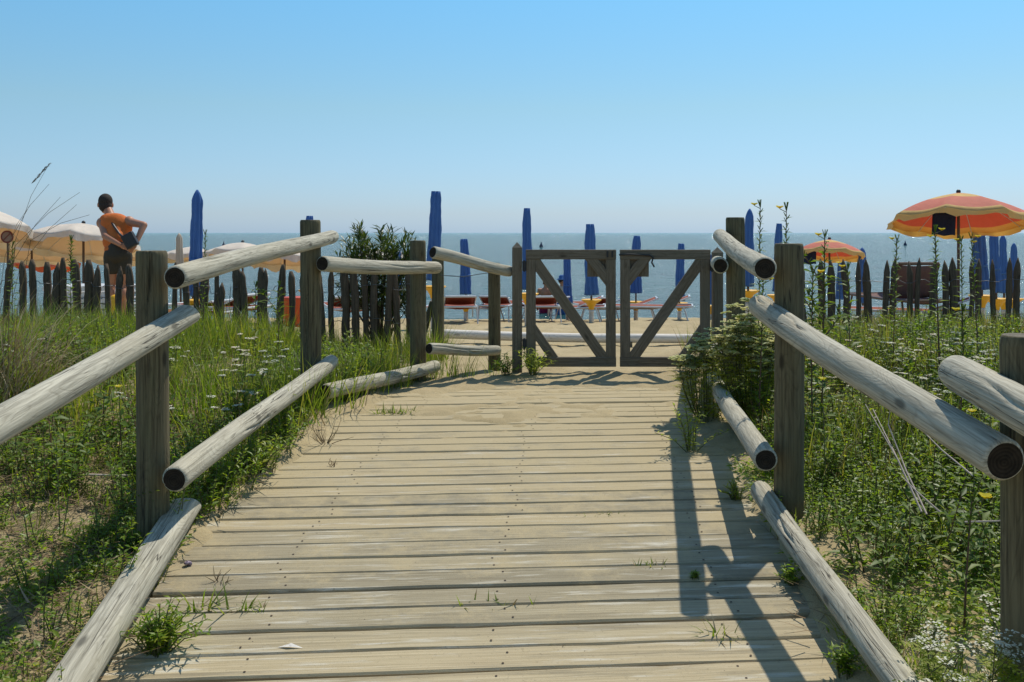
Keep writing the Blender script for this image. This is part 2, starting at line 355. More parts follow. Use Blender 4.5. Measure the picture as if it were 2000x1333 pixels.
FEATH = leaf_mat('feathery_leaf', [(0.17, 0.235, 0.05), (0.23, 0.295, 0.065), (0.30, 0.345, 0.10)], 0.62, 0.6)
DRY = leaf_mat('dry_stem', [(0.20, 0.145, 0.085), (0.34, 0.27, 0.17), (0.46, 0.40, 0.28)], 0.2, 0.8, (1.0, 0.9, 0.7))
LITT = leaf_mat('dead_litter', [(0.10, 0.065, 0.038), (0.20, 0.135, 0.08), (0.34, 0.26, 0.165)], 0.1, 0.9, (1.0, 0.85, 0.6))
STEM = simple('green_stem', (0.10, 0.105, 0.04), 0.6)
RSTEM = simple('reddish_stem', (0.13, 0.065, 0.04), 0.6)
WHITEF = leaf_mat('white_floret', [(0.60, 0.60, 0.50), (0.74, 0.73, 0.64), (0.82, 0.81, 0.74)], 0.25, 0.7, (1, 1, 0.9))
CREAMF = leaf_mat('cream_floret', [(0.48, 0.53, 0.26), (0.65, 0.67, 0.40), (0.78, 0.77, 0.54)], 0.45, 0.7, (1, 1, 0.8))
YELLOW = leaf_mat('yellow_petal', [(0.75, 0.60, 0.03), (0.82, 0.70, 0.06)], 0.4, 0.5, (1, 1, 0.7))
BARK = simple('shrub_bark', (0.10, 0.075, 0.055), 0.85)

def cloth(name, col, trans=0.3, tcol=(1, 1, 1), rough=0.75, var=0.08):
    m = simple(name, col, rough, 0.2, var, 5); n, l = m.node_tree.nodes, m.node_tree.links; b = n['Principled BSDF']
    t = n.new('ShaderNodeBsdfTranslucent'); t.inputs[0].default_value = (*[c * k for c, k in zip(col, tcol)], 1)
    ms = n.new('ShaderNodeMixShader'); ms.inputs[0].default_value = trans
    l.new(b.outputs[0], ms.inputs[1]); l.new(t.outputs[0], ms.inputs[2]); l.new(ms.outputs[0], n['Material Output'].inputs[0])
    tc = n.new('ShaderNodeTexCoord'); w = noise(n, l, mapping(n, l, tc.outputs['Object'], (14, 14, 3)), 1.0, 3); bump(n, l, b, w.outputs[0], 0.35, 0.03)
    return m
BLUE = cloth('blue_canvas', (0.095, 0.215, 0.50), 0.30, (0.9, 0.95, 1.0))
WHITE = cloth('white_canvas', (0.82, 0.79, 0.70), 0.36, (0.95, 0.60, 0.26))
BEIGE = cloth('beige_canvas', (0.62, 0.52, 0.40), 0.15)
CORAL = cloth('coral_canvas', (0.70, 0.27, 0.19), 0.36, (1.2, 0.42, 0.12))
YELC = cloth('yellow_canvas', (0.80, 0.60, 0.24), 0.36, (1.1, 0.75, 0.3))
NAVY = cloth('navy_cloth', (0.015, 0.028, 0.075), 0.05)
REDC = cloth('rust_red_canvas', (0.31, 0.09, 0.05), 0.2, (1.2, 0.7, 0.5))
MAUVE = cloth('mauve_canvas', (0.17, 0.10, 0.09), 0.15)
WMETAL = simple('white_metal', (0.62, 0.64, 0.66), 0.35, 0.5)
DPOLE = simple('dark_pole', (0.10, 0.06, 0.04), 0.5, 0.4)
YTRAY = simple('yellow_plastic', (0.80, 0.42, 0.015), 0.4, 0.5)
SLEEVE = simple('pale_sleeve', (0.60, 0.57, 0.52), 0.6)
IRON = simple('black_iron', (0.02, 0.02, 0.022), 0.5, 0.5)
WIRE = simple('wire', (0.10, 0.10, 0.10), 0.5, 0.5)

# ------------------------------------------------------------------ ground, beach, sea
def axis(segs):
    a = []
    for lo, hi, st in segs: a.append(np.arange(lo, hi - 1e-6, st))
    return np.concatenate(a + [np.array([segs[-1][1]])])
gx = axis([(-4000, -400, 900), (-400, -60, 60), (-60, -12, 6), (-12, -6, 0.35), (-6, -2.2, 0.08), (-2.2, 2.2, 0.03), (2.2, 6, 0.08), (6, 12, 0.35), (12, 60, 6), (60, 400, 60), (400, 4000, 900)])
gy = axis([(-30, -3, 1.5), (-3, 2.2, 0.2), (2.2, 9.5, 0.03), (9.5, 14, 0.06), (14, 26, 0.2), (26, 40, 1.5)])
GX, GY = np.meshgrid(gx, gy); GZ = ground(GX, GY)
nx, ny = len(gx), len(gy)
idx = np.arange(nx * ny).reshape(ny, nx)
Q = np.stack([idx[:-1, :-1], idx[:-1, 1:], idx[1:, 1:], idx[1:, :-1]], -1).reshape(-1, 4)
g = link('sand_ground', arr_mesh('sand_ground', np.stack([GX, GY, GZ], -1), Q, SAND, smooth=True))
tag(g, 'pale sand of the dune and the beach', 'sand', kind='structure')

sx = axis([(-40000, -2000, 4000), (-2000, -100, 200), (-100, 100, 10), (100, 2000, 200), (2000, 40000, 4000)])
sy = axis([(22, 60, 1.0), (60, 400, 20), (400, 4000, 300), (4000, 50000, 6000)])
SX, SY = np.meshgrid(sx, sy); idx = np.arange(len(sx) * len(sy)).reshape(len(sy), len(sx))
Q = np.stack([idx[:-1, :-1], idx[:-1, 1:], idx[1:, 1:], idx[1:, :-1]], -1).reshape(-1, 4)
sea = link('sea', arr_mesh('sea', np.stack([SX, SY, np.full_like(SX, -1.0)], -1), Q, SEA, smooth=True))
tag(sea, 'rippled blue green sea reaching to the horizon', 'sea', kind='structure')

# ------------------------------------------------------------------ boardwalk
rng = random.Random(7); nr = np.random.default_rng(7)
walk = MB()
for xo in (-0.85, 0.0, 0.85):                                        # bearers under the boards
    for k in range(16):
        s0, s1 = k * 0.5, k * 0.5 + 0.5
        z0, z1 = float(zdeck(s0)) - 0.098, float(zdeck(s1)) - 0.098
        a = math.atan2(z1 - z0, 0.5)
        walk.box((xo, (s0 + s1) / 2, (z0 + z1) / 2), (0.07, 0.5 / math.cos(a), 0.10), Matrix.Rotation(a, 3, 'X'))
bw = part('boardwalk', walk, POST); tag(bw, 'weathered plank boardwalk leading up to the wooden gate', 'boardwalk', kind='structure')
NAIL = simple('rusty_nail', (0.06, 0.035, 0.02), 0.8)
def plank_mesh(seed):
    r = random.Random(seed); b = MB(); N = 12; prof = []
    for i in range(N + 1):
        x = -0.5 + i / N; e0 = r.uniform(-0.003, 0.003); e1 = r.uniform(-0.003, 0.003); dz = r.uniform(-0.0015, 0.0015)
        prof.append([(x, -0.5 * 0.138 + e0, -0.008 + dz), (x, -0.5 * 0.138 + 0.006 + e0, dz), (x, 0.5 * 0.138 - 0.006 + e1, dz), (x, 0.5 * 0.138 + e1, -0.008 + dz), (x, 0.5 * 0.138 + e1, -0.042), (x, -0.5 * 0.138 + e0, -0.042)])
    vs = [p for ring in prof for p in ring]; fs = []
    for i in range(N):
        for k in range(6): fs.append((i * 6 + k, i * 6 + (k + 1) % 6, (i + 1) * 6 + (k + 1) % 6, (i + 1) * 6 + k))
    fs += [tuple(range(6))[::-1], tuple(N * 6 + k for k in range(6))]
    b.add(vs, [q[::-1] for q in fs])
    for xo in (-0.31, 0.03, 0.36):                                    # pairs of rusty nail heads over the bearers
        for yo in (-0.035, 0.035):
            x, y = xo + r.uniform(-0.006, 0.006), yo + r.uniform(-0.006, 0.006)
            b.add([(x + 0.0019 * math.cos(a * 1.0472), y + 0.005 * math.sin(a * 1.0472), 0.0022) for a in range(6)], [tuple(range(6))], 1)
    return b.mesh('plank', [DECK, NAIL])
PL = [plank_mesh(i) for i in range(7)]
s = 0.1; k = 0
while s < 7.95:
    wdt = rng.choice([0.138, 0.138, 0.138, 0.150, 0.128, 0.142]); gap = rng.choice([0.006, 0.009, 0.012, 0.015, 0.020])
    c = s + wdt / 2; xl, xr = float(deck_l(c)) + rng.uniform(-0.04, 0.05), float(deck_r(c)) + rng.uniform(-0.05, 0.04)
    slope = math.atan2(float(zdeck(c + 0.1) - zdeck(c - 0.1)), 0.2); xm = (xl + xr) / 2
    o = link('plank', PL[k % 7], bw, (xm, c + SKEW * xm, float(zdeck(c)) + rng.uniform(-0.004, 0.004)))
    o.rotation_euler = (slope + rng.uniform(-0.01, 0.01), rng.uniform(-0.0025, 0.0025), math.atan(SKEW) + rng.uniform(-0.005, 0.005))
    o.scale = (xr - xl, wdt / 0.138, 1); s += wdt + gap; k += 1

# ------------------------------------------------------------------ logs
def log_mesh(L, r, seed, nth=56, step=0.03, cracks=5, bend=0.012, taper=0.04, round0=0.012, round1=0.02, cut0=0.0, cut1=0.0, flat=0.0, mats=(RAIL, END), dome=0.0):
    rr = np.random.default_rng(seed); nz = max(8, int(L / step))
    zs = np.concatenate([[0, round0 * 0.25, round0], np.linspace(0, L, nz + 1)[1:-1], [L - round1, L - round1 * 0.25, L]]); zs = np.unique(np.clip(zs, 0, L))
    th = np.linspace(0, 2 * np.pi, nth, endpoint=False); T, Z = np.meshgrid(th, zs)
    rad = r * (1 + taper * (0.5 - Z / L)) * (1 + 0.035 * (vnoise(np.cos(T) * 1.3 + 5 + seed, Z * 2.2 + np.sin(T), seed) - 0.5) + 0.02 * (vnoise(np.cos(T) * 2.5 + 9, Z * 6 + np.sin(T) * 2.5, seed + 3) - 0.5))
    for _ in range(cracks):
        t0 = rr.uniform(0, 2 * np.pi); ln = rr.uniform(0.2, 0.75); z0 = rr.uniform(-0.1, max(0.05, L - 0.2)); dep = rr.uniform(0.010, 0.022)
        u = np.clip((Z - z0) / ln, 0, 1); tc = t0 + 0.35 * (u - 0.5) + 0.08 * np.sin(u * 9 + t0)
        dt = np.abs((T - tc + np.pi) % (2 * np.pi) - np.pi) * r
        wv = 0.005 + 0.004 * np.sin(np.pi * u)
        rad = rad - dep * np.clip(1 - dt / wv, 0, 1) * np.sin(np.pi * u) ** 0.6
    ef = np.where(Z < round0, 1 - 0.16 * (1 - Z / round0) ** 2 * min(1, round0 / 0.012), 1.0)
    q = np.clip((Z - (L - round1)) / round1, 0, 1); ef = ef * np.sqrt(np.clip(1 - (q * (0.42 + dome)) ** 2, 0.05, 1)); rad = rad * ef
    bx = bend * np.sin(np.pi * Z / L * 1.0 + rr.uniform(-0.4, 0.4)); by = bend * np.sin(np.pi * Z / L * 1.7 + rr.uniform(0, 3)) * 0.6
    X = rad * np.cos(T); Y = rad * np.sin(T)
    if flat: Y = np.where(Y > r * (1 - flat), r * (1 - flat) + (Y - r * (1 - flat)) * 0.25, Y)
    Zs = Z + np.where(Z > L / 2, cut1 * Y * sstep(L - 0.25, L, Z), cut0 * Y * (1 - sstep(0, 0.25, Z)))
    V = np.stack([X + bx, Y + by, Zs], -1).reshape(-1, 3); n = len(zs)
    idx = np.arange(n * nth).reshape(n, nth)
    Qd = np.stack([idx[:-1], np.roll(idx, -1, 1)[:-1], np.roll(idx, -1, 1)[1:], idx[1:]], -1).reshape(-1, 4)
    fs = [tuple(q) for q in Qd.tolist()]; mi = [0] * len(fs); V = V.tolist()
    for ring, rev in ((0, True), (n - 1, False)):                     # caps with an inner ring
        o = ring * nth; c = np.mean(np.array(V[o:o + nth]), 0); base = len(V)
        for k in range(nth): V.append((np.array(V[o + k]) * 0.55 + c * 0.45 + np.array((0, 0, -0.003 if not rev else 0.003))).tolist())
        V.append(c.tolist())
        for k in range(nth):
            a, b2 = o + k, o + (k + 1) % nth; c1, d1 = base + (k + 1) % nth, base + k
            for f in ((a, b2, c1, d1), (d1, c1, base + nth)): fs.append(f[::-1] if rev else f); mi.append(1)
    me = bpy.data.meshes.new('log'); me.from_pydata(V, [], fs)
    for m in mats: me.materials.append(m)
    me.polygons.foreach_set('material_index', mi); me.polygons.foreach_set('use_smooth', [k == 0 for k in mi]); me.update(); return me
def put_log(name, p0, p1, r, seed, parent, **kw):
    p0, p1 = Vector(p0), Vector(p1); d = p1 - p0
    o = link(name, log_mesh(d.length, r, seed, **kw), parent)
    o.location = p0 - parent.location
    z = d.normalized(); x = Vector((0, 0, 1)).cross(z)
    if x.length < 0.05: x = Vector((1, 0, 0))
    x.normalize(); y = z.cross(x)                                     # local Y points up
    o.rotation_euler = Matrix((x, y, z)).transposed().to_euler(); return o
def extend(a, b, t): return Vector(a) + (Vector(b) - Vector(a)) * t

def post(parent, px, top, d, r, seed, **kw):
    p = U(px, top, d); b = gz(p.x, d) - 0.25
    return put_log('post', (p.x, d, b), p, r, seed, parent, mats=(POST, PTOP), bend=0.004, round1=kw.pop('round1', 0.015), **kw)

lr = thing('log_railing', 'left railing of grey round logs on brown posts beside the boardwalk', 'railing', U(297, 1050, 4.25))
post(lr, 20 - 420, 560, 2.0, 0.07, 101)
post(lr, 297, 490, 4.25, 0.070, 102, cracks=4)
post(lr, 606, 430, 6.75, 0.073, 103)
post(lr, 816, 470, 7.95, 0.068, 104)
post(lr, 965, 514, 8.6, 0.056, 105)
a, b = U(372, 613, 4.42), U(0, 832, 2.775)
put_log('rail', extend(a, b, 1.75), a, 0.052, 111, lr, cracks=9, cut1=-0.9, round1=0.015, bend=0.015)
put_log('rail', U(340, 543, 4.08), U(651, 461, 7.0), 0.0505, 112, lr, cracks=6, round1=0.05)
put_log('rail', U(630, 517, 6.62), U(853, 525, 8.15), 0.0545, 113, lr, cracks=4, round1=0.05)
put_log('rail', U(845, 494, 7.8), U(997, 530, 8.42), 0.050, 114, lr, cracks=3, round1=0.05)
a, b = U(366, 985, 4.45), U(146, 1333, 3.05)
put_log('rail', extend(a, b, 1.9), a, 0.069, 115, lr, cracks=9, cut1=-1.1, flat=0.30)
put_log('rail', U(340, 940, 4.08), U(648, 707, 6.98), 0.056, 116, lr, cracks=7, round1=0.05)
put_log('rail', U(634, 768, 6.62), U(852, 716, 8.1), 0.054, 117, lr, cracks=6, round1=0.04)
put_log('rail', U(838, 683, 7.8), U(972, 685, 8.5), 0.046, 118, lr, cracks=3, round1=0.05)

rr_ = thing('log_railing', 'right railing of grey round logs beside the flowering weeds', 'railing', U(1540, 965, 4.6))
post(rr_, 2003, 655, 2.78, 0.070, 201, round1=0.03)
post(rr_, 1540, 476, 4.6, 0.070, 202, cracks=8)
post(rr_, 1436, 425, 7.0, 0.070, 203)
a, b = U(1866, 730, 3.02), U(2000, 797, 2.59)
put_log('rail', extend(a, b, 4.2), a, 0.060, 211, rr_, cracks=9, round1=0.05)
put_log('rail', U(1962, 905, 2.62), U(1482, 597, 4.82), 0.0595, 212, rr_, cracks=10, round1=0.05)
put_log('rail', U(1494, 526, 4.36), U(1406, 462, 7.15), 0.0535, 213, rr_, cracks=5, round1=0.06)
a, b = U(1484, 955, 4.72), U(1740, 1302, 3.08)
put_log('rail', extend(a, b, 1.6), a, 0.0515, 214, rr_, cracks=9, round1=0.04)
put_log('rail', U(1496, 901, 4.36), U(1392, 738, 6.95), 0.0535, 215, rr_, cracks=7, round1=0.05)
put_log('rail', U(1406, 520, 6.85), U(1402, 510, 8.6), 0.056, 216, rr_, cracks=2)
put_log('rail', U(1400, 700, 6.85), U(1398, 676, 8.6), 0.050, 217, rr_, cracks=2)
del a, b

# ------------------------------------------------------------------ gate
def beam(name, p0, p1, w, t, parent, mat=GATEW, ch=0.005, up=(0, 1, 0)):
    p0, p1 = Vector(p0), Vector(p1); d = p1 - p0; L = d.length; b = MB(); w2, t2 = w / 2, t / 2
    sec = [(-w2 + ch, -t2), (w2 - ch, -t2), (w2, -t2 + ch), (w2, t2 - ch), (w2 - ch, t2), (-w2 + ch, t2), (-w2, t2 - ch), (-w2, -t2 + ch)]
    N = 4; vs = [(x, y, L * i / N) for i in range(N + 1) for x, y in sec]
    fs = [(i * 8 + k, i * 8 + (k + 1) % 8, (i + 1) * 8 + (k + 1) % 8, (i + 1) * 8 + k) for i in range(N) for k in range(8)]
    b.add(vs, fs + [tuple(range(8))[::-1], tuple(N * 8 + k for k in range(8))])
    o = part(name, b, mat, parent); o.location = p0 - parent.location
    z = d.normalized(); y = Vector(up); x = y.cross(z).normalized(); y = z.cross(x)
    o.rotation_euler = Matrix((x, y, z)).transposed().to_euler(); return o
GD = 8.32
PXM = GD / F
def gate_post(px, top, d, w, label):
    p = U(px, top, d); base = gz(p.x, d) - 0.2
    e = thing('gate_post', label, 'post', (p.x, d, base))
    beam('shaft', (p.x, d, base), (p.x, d, p.z - 0.045), w, w, e)
    h = w / 2; b = MB(); z = p.z - 0.045 - base
    b.add([(-h, -h, z), (h, -h, z), (h, h, z), (-h, h, z), (0, 0, z + 0.05)], [(0, 1, 4), (1, 2, 4), (2, 3, 4), (3, 0, 4), (3, 2, 1, 0)]); part('pointed_cap', b, PTOP, e)
    return e
gate_post(1010, 474, 8.36, 0.088, 'square gate post with a pointed top at the end of the left railing')
gate_post(1401, 484, 8.42, 0.088, 'square gate post between the right gate leaf and the log railing')
def gate_leaf(x0, x1, hinge_left, label):
    e = thing('gate_leaf', label, 'gate', U((x0 + x1) / 2, 717, GD))
    th = 0.04; sw = 19; P = lambda x, y, dd=0.0: U(x, y, GD + dd)
    beam('top_bar', P(x0, 497.5), P(x1, 497.5), 19 * PXM, th, e)
    beam('bottom_bar', P(x0, 707), P(x1, 707), 19 * PXM, th, e)
    for xs in (x0 + sw / 2 + 0.5, x1 - sw / 2 - 0.5): beam('stile', P(xs, 697.3), P(xs, 507.2), sw * PXM, th * 0.94, e)
    m = (lambda x: x) if hinge_left else (lambda x: x0 + x1 - x)
    # main brace, small brace, corner brace, backing board
    beam('brace', P(m(x0 + 13), 503, 0.002), P(m(x1 - 18), 709, 0.002), 21 * PXM, th * 0.8, e)
    beam('short_brace', P(m(x0 + 10), 636, 0.002), P(m(x0 + 60), 708, 0.002), 18 * PXM, th * 0.75, e)
    beam('corner_brace', P(m(x1 - 53), 500, 0.001), P(m(x1 - 8), 557, 0.001), 20 * PXM, th * 0.85, e)
    q = P(m(x1 - 37), 524, 0.035); b = MB(); b.box((0, 0, 0), (38 * PXM, 0.02, 34 * PXM)); part('backing_board', b, GATEW, e, loc=q - e.location)
    for yy in (520, 672):                                              # strap hinges
        q = P(m(x0 - 3), yy, -0.02); b = MB(); b.box((0, 0, 0), (0.035, 0.02, 0.085)); b.tube([(0, -0.012, -0.05), (0, -0.012, 0.05)], 0.009, 8)
        part('hinge', b, IRON, e, loc=q - e.location)
    if hinge_left:
        for dx in (-0.02, 0.022): b = MB(); b.box((dx, 0, 0), (0.014, 0.014, 0.055)); part('latch_plate', b, IRON, e, loc=P(x1 - 12, 497, -0.028) - e.location)
    else:
        b = MB(); pts = [P(x0 - 2, 498, -0.03), P(x0 + 20, 497, -0.032), P(x0 + 58, 499, -0.032), P(x0 + 65, 504, -0.032), P(x0 + 62, 513, -0.034), P(x0 + 67, 522, -0.036)]
        b.tube([p - e.location for p in pts], 0.0075, 8); part('bent_rod', b, IRON, e)
    return e
gate_leaf(1027, 1203, True, 'left leaf of the brown wooden gate, hinged on the pointed post')
gate_leaf(1211, 1387, False, 'right leaf of the brown wooden gate with a bent black rod')

# ------------------------------------------------------------------ picket fences
def stake_mesh(seed, pointed):
    r = random.Random(seed); b = MB(); n = 8; w = r.uniform(0.029, 0.040); H = 1.0; rings = 15; vs = []
    bx, by = r.uniform(-0.03, 0.03), r.uniform(-0.02, 0.02)
    for i in range(rings):
        t = i / (rings - 1); z = H * t
        k = 1.0 if t < 0.86 else (1 - (0.88 if pointed else 0.5) * ((t - 0.86) / 0.14) ** (1.5 if pointed else 3.0))
        k *= 1 + r.uniform(-0.08, 0.08)
        for j in range(n):
            a = 2 * math.pi * j / n; rad = w * k * (1 + r.uniform(-0.14, 0.14))
            vs.append((rad * math.cos(a) + bx * math.sin(3.1 * t), 0.7 * rad * math.sin(a) + by * math.sin(2.5 * t), z))
    fs = [(i * n + j, i * n + (j + 1) % n, (i + 1) * n + (j + 1) % n, (i + 1) * n + j) for i in range(rings - 1) for j in range(n)]
    b.add(vs, fs + [tuple((rings - 1) * n + j for j in range(n))]); return b.mesh('stake', STAKE, True)
SP = [stake_mesh(300 + i, True) for i in range(10)]; SB = [stake_mesh(320 + i, i % 4 == 1) for i in range(10)]
def picket_fence(label, pxs, tops, d0, d1, meshes, seed):
    r = random.Random(seed); n = len(pxs); m = U(pxs[n // 2], 600, (d0 + d1) / 2)
    e = thing('picket_fence', label, 'fence', (m.x, m.y, gz(m.x, m.y))); pp = []
    for i, (px, tp) in enumerate(zip(pxs, tops)):
        d = d0 + (d1 - d0) * i / max(1, n - 1); p = U(px, tp, d); b = gz(p.x, d) - 0.12
        o = link('stake', meshes[i % len(meshes)], e, Vector((p.x, d, b)) - e.location)
        o.scale = (r.uniform(0.85, 1.25), r.uniform(0.9, 1.15), p.z - b); o.rotation_euler = (r.uniform(-0.03, 0.03), r.uniform(-0.05, 0.05), r.uniform(-0.5, 0.5))
        pp.append((p.x, d, p.z, b))
    for hh in (0.36, 0.75):
        bb = MB(); pts = []
        for x, y, zt, b in pp:
            z = zt - (1 - hh) * 0.9
            pts += [(x - 0.03, y - 0.035, z), (x + 0.03, y - 0.035, z + r.uniform(-0.006, 0.006)), (x + 0.055, y - 0.005, z)]
        bb.tube([Vector(q) - e.location for q in pts], 0.0035, 5); part('wire', bb, WIRE, e)
    return e
r = random.Random(5)
pl = [-12 - 24 * k for k in range(10, 0, -1)] + [-12, 14, 42, 65, 88, 114, 129, 148, 167, 191, 213, 235, 252, 274, 296, 318, 340, 362, 384, 400, 419, 438, 458, 480, 502, 523, 545, 566, 588, 610, 633, 652, 673, 694, 715, 736, 757, 776, 797, 818]
tl = [510 + r.uniform(-7, 9) if x < 260 else 522 + r.uniform(-9, 9) for x in pl]; tl[21] = 520; tl[31] = 552
picket_fence('dark fence of split stakes behind the grass on the left', pl, tl, 9.7, 9.9, SB, 1)
prr = [1571, 1601, 1625, 1647, 1680, 1696, 1724, 1744, 1770, 1795, 1819, 1844, 1865, 1889, 1913, 1941, 1965, 1987] + [2012 + 25 * k for k in range(12)]
picket_fence('dark fence of pointed stakes behind the weeds on the right', prr, [506 + r.uniform(-3, 4) for _ in prr], 9.6, 9.8, SP, 2)
fp = U(855, 505, 9.9)
e = thing('fence_post', 'round post with a leaning prop behind the end of the left railing', 'post', (fp.x, 9.9, gz(fp.x, 9.9)))
put_log('post', (fp.x, 9.9, gz(fp.x, 9.9) - 0.2), fp, 0.064, 401, e, mats=(POST, PTOP), bend=0.004)
put_log('prop', U(826, 655, 9.95), U(845, 590, 9.93), 0.035, 402, e, mats=(POST, END), bend=0.002, cracks=1)
b = MB(); b.tube([U(860, 538, 9.85) - e.location, U(905, 541, 9.4) - e.location, U(955, 533, 8.62) - e.location], 0.004, 5); part('wire', b, WIRE, e)

# ------------------------------------------------------------------ parasols
def canopy_closed(r0, r1, L, seed, blunt):
    rr = random.Random(seed); ph = rr.uniform(0, 6); n = 64; prof = []; N = 30
    for i in range(N + 1):
        t = i / N; rad = r0 + (r1 - r0) * t ** 0.8
        if t < 0.10: rad *= (0.86 + 1.4 * t) if blunt else max(0.18, math.sqrt(t / 0.10))
        if t > 0.96: rad *= 1.03
        prof.append((rad, L * (1 - t)))
    amp = lambda z: 0.13 + 0.10 * (1 - z / L)
    b = MB(); b.lathe(prof[::-1], n, wob=lambda w, z: 1 + amp(z) * math.cos(8 * w + ph + 1.2 * math.sin(3 * z)) + 0.07 * math.sin(3 * w + 5 * z + ph) + 0.055 * math.sin(13 * z + 2 * w + ph) + 0.03 * math.sin(31 * z + 5 * w))
    return b
def closed_parasol(px, yt, yb, d, wpx, label, mat=BLUE, lean=0.0, blunt=True, tray=True, tray_y=None, seed=0):
    t = U(px, yt, d); bt = U(px, yb, d); base = gz(t.x, d)
    e = thing('closed_parasol', label, 'parasol', (t.x - lean * 0.5, d, base), 'closed parasols on the beach')
    lean = lean or random.Random(int(px * 3)).uniform(-0.035, 0.035); L = t.z - bt.z; r1 = wpx * 0.48 * d / F; c = canopy_closed(r1 * 0.72, r1, L, seed + int(px), blunt)
    o = part('canopy', c, mat, e, True, (0, 0, bt.z - base)); o.rotation_euler = (0, lean, 0)
    q = MB(); zt = L * 0.34; q.lathe([(r1 * 1.05, zt - 0.022), (r1 * 1.09, zt), (r1 * 1.05, zt + 0.022)], 24); part('tie_band', q, mat, o, True)
    p = MB(); p.tube([(0, 0, -0.2), (0, 0, bt.z - base + 0.1)], 0.019, 10); part('pole', p, DPOLE, e)
    if tray:
        z = (U(0, tray_y, d).z - base) if tray_y else bt.z - base - 0.07
        z = max(z, 0.35); q = MB(); q.lathe([(0.045, -0.20), (0.06, -0.14), (0.10, -0.07), (0.19, -0.012), (0.20, 0.0), (0.195, 0.008), (0.17, 0.0), (0.06, -0.03)], 24)
        part('tray', q, YTRAY, e, True, (0, 0, z))
        q = MB(); q.lathe([(0.05, -0.05), (0.05, 0.1), (0.043, z - 0.26), (0.05, z - 0.25), (0.05, z - 0.19)], 14); part('sleeve', q, SLEEVE, e, True)
    return e
CP = [(382, 371, 578, 15.0, 25, 'tall blue closed parasol standing behind the left log rail near the man', 1, False),
      (604, 422, 560, 17.0, 20, 'blue closed parasol whose tip peeps over the tallest left post', 1, True),
      (847, 374, 548, 15.0, 26, 'tallest blue closed parasol right of the oleander bush', 1, True),
      (910, 467, 575, 20.5, 20, 'blue closed parasol between the left railing and the gate, over a red lounger', 1, True),
      (1030, 407, 566, 16.5, 19, 'blue closed parasol right beside the pointed gate post', 1, True),
      (1109, 494, 592, 22.0, 16, 'blue closed parasol seen through the left gate leaf beside the bathers', 1, False),
      (1155, 438, 577, 18.3, 23, 'blue closed parasol rising above the left gate leaf near the latch', 1, True),
      (1242, 461, 573, 21.0, 19, 'blue closed parasol behind the bent black rod of the right gate leaf', 1, True),
      (1327, 476, 588, 22.5, 17, 'blue closed parasol crossed by the brace of the right gate leaf', 1, True),
      (1391, 498, 594, 22.0, 14, 'blue closed parasol half hidden by the right gate post', 1, True),
      (1461, 408, 560, 16.2, 19, 'blue closed parasol with a rounded tip beside the far right railing post', 1, False),
      (1518, 437, 570, 18.6, 16, 'blue closed parasol behind the cracked right railing post', 1, True),
      (1640, 505, 585, 21.0, 14, 'small blue closed parasol between stakes under the small striped parasol', 0, False),
      (1685, 484, 592, 20.0, 16, 'blue closed parasol at the right tip of the small striped parasol', 0, False),
      (778, 492, 580, 20.0, 14, 'blue closed parasol glimpsed under the oleander bush', 0, True)]
for px, yt, yb, d, w, lab, tr, bl in CP:
    closed_parasol(px, yt, yb, d, w, lab, tray=bool(tr), blunt=bl, tray_y={847: 560, 1030: 574, 1155: 586, 1242: 590, 1327: 592, 1109: 597, 1391: 602, 910: 592}.get(px))
for px, yt, yb, d, w, lab, ln in [(1912, 428, 566, 15.0, 26, 'leftmost and thickest of the four leaning blue parasols at the right edge', -0.06),
                                  (1941, 436, 572, 16.0, 18, 'second of the four leaning blue parasols at the right edge', -0.05),
                                  (1958, 459, 573, 17.5, 15, 'third of the four leaning blue parasols at the right edge', -0.02),
                                  (1977, 475, 572, 19.0, 14, 'shortest and rightmost of the four leaning blue parasols at the right edge', 0.0)]:
    closed_parasol(px + 2, yt, yb, d, w, lab, lean=ln, blunt=False, tray=True, tray_y=yb + 12)
closed_parasol(353, 456, 560, 17.0, 15, 'slim beige closed parasol left of the tall blue one', mat=BEIGE, blunt=False, tray=False)

